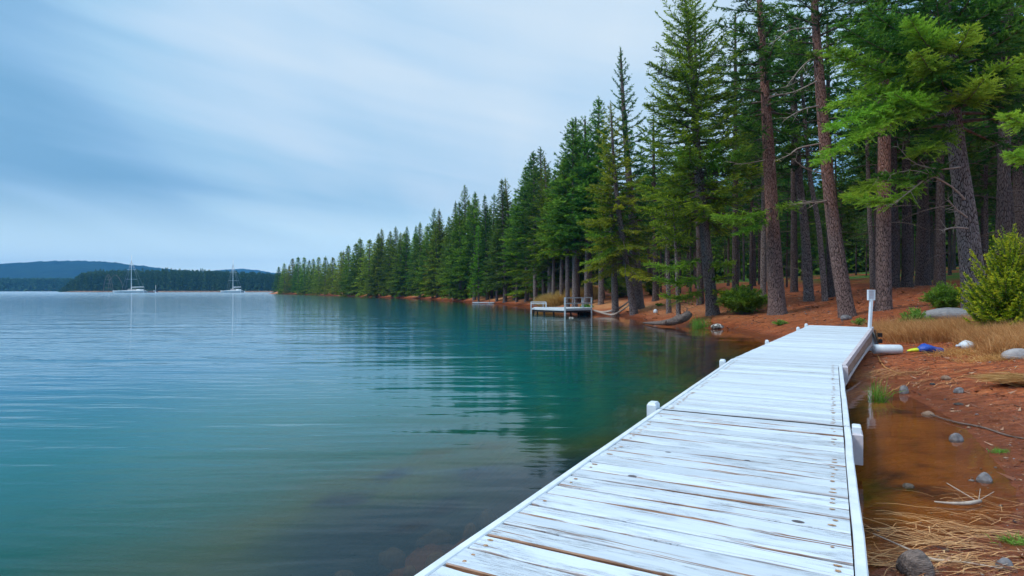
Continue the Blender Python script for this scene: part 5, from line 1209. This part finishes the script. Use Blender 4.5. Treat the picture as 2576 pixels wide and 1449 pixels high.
# golden young conifer at the right
p = at(2535, 850); kk = p.y / F; Hs = 236 * kk
sh = put_tree('young_conifer', conifer_parts(77, Hs, .05, .06, 112 * kk, 170, .055, 100, .03, lambda u: (1 - u) ** .95 * min(1, .7 + u * 2.0) + .05, e_lo=.05, e_hi=1.15, droop=.05, tipup=.4, wid=.26, tone=.52, wr=.34, thick=.08, bare=.03, tipk=.75), p, M['gold'], M['bark'], M['branch'])
tag(sh, 'bushy golden-green young conifer at the edge of the dry grass', 'tree')

def blades(rng, bases, h, lean_dir=None, lean=.4, w_=.006, tone=.55, spread=.35):
    n = len(bases); hh = h * rng.uniform(.5, 1.25, n)
    D = rng.normal(0, spread, (n, 3)); D[:, 2] = 1
    if lean_dir is not None: D[:, :2] += np.array(lean_dir) * lean
    D = nrm(D); mid = bases + D * (hh * .55)[:, None]; bend = np.stack([D[:, 0], D[:, 1], -np.full(n, .25)], 1)
    tip = mid + nrm(D + bend * rng.uniform(.3, 1.6, (n, 1))) * (hh * .5)[:, None]
    q = nrm(np.cross(D, rng.normal(size=(n, 3)))) * (w_ * rng.uniform(.6, 1.4, n))[:, None]
    T = np.concatenate([np.stack([bases - q, bases + q, mid], 1), np.stack([mid - q * .7, mid + q * .7, tip], 1), np.stack([bases + q * .5, mid - q * .7, mid + q * .7], 1)])
    tn = np.clip(tone + rng.normal(0, .18, n), 0, 1); return T, np.concatenate([tn, tn, tn])
def grass_patch(name, label, pts_px, n, h, mtl, seed, w_=.006, tone=.55, cat='grass', lean_dir=(-.6, -.2), lean=.4, clump=.25, spread=.35):
    """pts_px: ellipses (x, y, rx, ry) in metres around ground points seen at (x, y)"""
    rng = np.random.default_rng(seed); B = []
    for (x, y, rx, ry, k) in pts_px:
        c = at(x, y); m = int(n * k); nc = max(3, int(m / 40))
        ca = rng.uniform(0, 6.28, nc); cr_ = np.sqrt(rng.uniform(0, 1, nc)); cx = c.x + rx * cr_ * np.cos(ca); cy_ = c.y + ry * cr_ * np.sin(ca)
        idx = rng.integers(0, nc, m); X = cx[idx] + rng.normal(0, clump, m) * .6; Y = cy_[idx] + rng.normal(0, clump, m) * .6
        Z = terrain(X, Y); ok = (Z > -.03) | (name == 'reeds'); B.append(np.stack([X, Y, Z - .01], 1)[ok])
    T, tn = blades(rng, np.concatenate(B), h, lean_dir, lean, w_, tone, spread)
    o = tri_object(name, T, tn, mtl); tag(o, label, cat, kind='stuff'); return o
grass_patch('dry_grass', 'tall tan dry grass spreading between the dock end and the golden shrub', [(2260, 842, .7, .8, .6), (2330, 850, .9, .8, .9), (2400, 848, .9, .8, 1.1), (2470, 850, .9, .8, 1.1), (2530, 862, .8, .7, .9), (2575, 868, .7, .6, .8), (2440, 835, 1.2, .7, .7), (2560, 890, .5, .3, .4)], 7000, .50, M['dry'], 1, w_=.005, tone=.62)
grass_patch('dry_grass', 'mound of dry tan grass on the bank behind the swim platform', [(1400, 768, 1.5, 1.6, 1), (1430, 762, 1.7, 1.8, 1.3), (1462, 756, 1.6, 2.0, 1.2), (1380, 772, 1.0, 1.2, .6)], 9000, 1.25, M['dry'], 2, w_=.02, clump=.4, tone=.7)
grass_patch('dry_grass', 'thin dry stalks scattered on the sand in front of the pale boulder', [(2440, 890, .9, .35, .5), (2510, 905, .8, .3, .5), (2480, 875, 1.2, .3, .5)], 1600, .22, M['dry'], 3, w_=.004, spread=.9)
grass_patch('straw_tuft', 'fan of flattened golden straw on the slope below the pale boulder', [(2590, 965, .25, .25, 1)], 900, .75, M['straw'], 4, w_=.006, lean_dir=(-2.2, -.3), lean=1.6, clump=.12, spread=.45)
grass_patch('reeds', 'fresh green reed tuft standing in the pool by the dock', [(2210, 1012, .10, .10, 1)], 110, .42, M['reed'], 5, w_=.006, lean_dir=(0, 0), spread=.42, clump=.10)
grass_patch('reeds', 'green reeds at the water beside the white-topped stone', [(1768, 824, .55, .3, 1)], 260, .55, M['reed'], 6, w_=.010, lean_dir=(0, 0), spread=.25)
grass_patch('green_sprout', 'tiny patch of green shoots on the sand above the lower pool', [(2508, 1136, .10, .06, 1)], 140, .07, M['reed'], 7, w_=.003, spread=.8, clump=.06)
grass_patch('green_sprout', 'blurred green shoots by the straw near the frame corner', [(2572, 1370, .08, .08, 1)], 160, .10, M['reed'], 8, w_=.004, spread=.8, clump=.05)
# reeds that stand below the water line need their own bases
def flat_straw(name, label, regions, n, L, seed, tone=.6, w_=.004):
    rng = np.random.default_rng(seed); Bx = []
    T = []; TN = []
    for (x, y, rx, ry, ang, k) in regions:
        m = int(n * k); c = at(x, y)
        if c.z < 0: X0, Y0 = on_water(x, y)
        else: X0, Y0 = c.x, c.y
        X = X0 + rng.normal(0, rx, m); Y = Y0 + rng.normal(0, ry, m); a = ang + rng.normal(0, .35, m); l = L * rng.uniform(.25, 1.3, m)
        p = [np.stack([X, Y], 1)]; st = 4
        for s_ in range(st):
            aa = a + rng.normal(0, .13, m) * (s_ + 1); p.append(p[-1] + np.stack([np.cos(aa), np.sin(aa)], 1) * (l / st)[:, None])
        lift = rng.uniform(.004, .05, m); ww = w_ * rng.uniform(.5, 1.5, m); tn = np.clip(tone + rng.normal(0, .2, m), 0, 1)
        P3 = []
        for j, q in enumerate(p):
            z = np.maximum(terrain(q[:, 0], q[:, 1]), -.004) + .004 + lift * math.sin(math.pi * j / st) ; P3.append(np.stack([q[:, 0], q[:, 1], z], 1))
        for j in range(st):
            a_, b_ = P3[j], P3[j + 1]; q = nrm(np.cross(nrm(b_ - a_), UP)) * ww[:, None]
            T += [np.stack([a_ - q, a_ + q, b_ + q], 1), np.stack([a_ - q, b_ + q, b_ - q], 1)]; TN += [tn, tn]
    o = tri_object(name, np.concatenate(T), np.concatenate(TN), M['straw']); tag(o, label, 'straw', kind='stuff')
flat_straw('straw', 'tangle of pale straw washed up at the water edge in the corner', [(2420, 1370, .22, .14, R(155), 1.0), (2500, 1350, .25, .18, R(160), 1.2), (2560, 1300, .2, .2, R(140), .6), (2330, 1400, .14, .10, R(165), .5), (2520, 1420, .25, .12, R(170), 1.0), (2250, 1420, .08, .06, R(150), .25)], 48, .55, 1, .62, .0028)
flat_straw('straw', 'strands of orange-tan straw combed over the sand below the dock end', [(2235, 945, .4, .15, R(-20), 1.0), (2160, 945, .35, .15, R(0), .8), (2350, 960, .9, .5, R(10), .6)], 110, .5, 2, .5, .004)
# needle and chip litter over the red earth
rng = np.random.default_rng(21); n = 70000
d = 3.2 + 42 * rng.uniform(0, 1, n) ** 1.25; x = rng.uniform(1480, 2600, n); X = (x - HX) / F * d; s = sdist(X, d); Z = terrain(X, d); ok = (s > .05); X, Y, Z, dd_ = X[ok], d[ok], Z[ok], d[ok]
m = len(X); a = rng.uniform(0, 6.28, m); D = np.stack([np.cos(a), np.sin(a), rng.uniform(-.05, .35, m)], 1)
L = np.where(rng.uniform(0, 1, m) < .04, .10, .025) * rng.uniform(.5, 1.6, m) * (.7 + dd_ / 18)
q = nrm(np.cross(D, UP + rng.normal(0, .3, (m, 3)))) * (L * .16)[:, None]; P = np.stack([X, Y, Z + .006], 1)
o = tri_object('needle_litter', np.stack([P - q, P + q, P + D * L[:, None]], 1), np.clip(rng.beta(1.1, 1.6, m), 0, 1), M['litter']); tag(o, 'fine needles and pale chips strewn over the red earth', 'litter', kind='stuff')

rng = np.random.default_rng(33); mb = MB(); rr = random.Random(33)
ico = [(0, 0, 1)] + [(.894 * math.cos(k * 1.2566), .894 * math.sin(k * 1.2566), .447) for k in range(5)] + [(.894 * math.cos(k * 1.2566 + .628), .894 * math.sin(k * 1.2566 + .628), -.447) for k in range(5)] + [(0, 0, -1)]
icf = [(0, 1 + k, 1 + (k + 1) % 5) for k in range(5)] + [(1 + k, 6 + k, 1 + (k + 1) % 5) for k in range(5)] + [(6 + k, 6 + (k + 1) % 5, 1 + (k + 1) % 5) for k in range(5)] + [(11, 6 + (k + 1) % 5, 6 + k) for k in range(5)]
k = 0
while k < 420:
    d = 3.3 + 26 * rr.random() ** 1.4; x = rr.uniform(1560, 2620); X = (x - HX) / F * d; s_ = float(sdist(np.array([X]), np.array([d]))[0])
    if s_ < -.5 or s_ > 9: continue
    if -.2 < X - .53 * d and s_ < 0 and TZ(X, d) < -.12: continue
    k += 1; z = TZ(X, d); a = (.008 + .022 * rr.random() ** 3) * (.8 + d / 25); b_ = a * rr.uniform(.6, 1); cz = a * rr.uniform(.35, .7)
    mb.add([(X + p[0] * a * rr.uniform(.8, 1.2), d + p[1] * b_, z + cz * .4 + p[2] * cz) for p in ico], icf, rr.randrange(2), True)
o = mb.build('small_pebbles', [M['rock'], M['rock_brown']]); tag(o, 'small loose pebbles scattered over the red shore', 'pebbles', kind='stuff')
# ------------------------------------------------------------------ air
hz = MB(); hz.box((0, 0, 90), (7600, 7600, 204)); hm, t = mat('haze')
pv = N(t, 'ShaderNodeVolumePrincipled'); pv.inputs['Color'].default_value = (.13, .48, 1.0, 1); pv.inputs['Density'].default_value = .00022; pv.inputs['Anisotropy'].default_value = 0.0
ov = N(t, 'ShaderNodeOutputMaterial'); LK(t, pv.outputs[0], ov.inputs['Volume'])
HAZE = True
if HAZE: o = hz.build('haze', hm); tag(o, kind='stuff'); o['label'] = 'thin blue haze over the lake'; o['category'] = 'haze'
# unused prototypes are removed
for k_, (src, _) in PROTO.items():
    if k_ not in used_proto:
        for ch in list(src.children): bpy.data.objects.remove(ch)
        bpy.data.objects.remove(src)
print('tris', sum(len(o.data.polygons) for o in sc.objects if o.type == 'MESH'), 'objs', len(sc.objects))
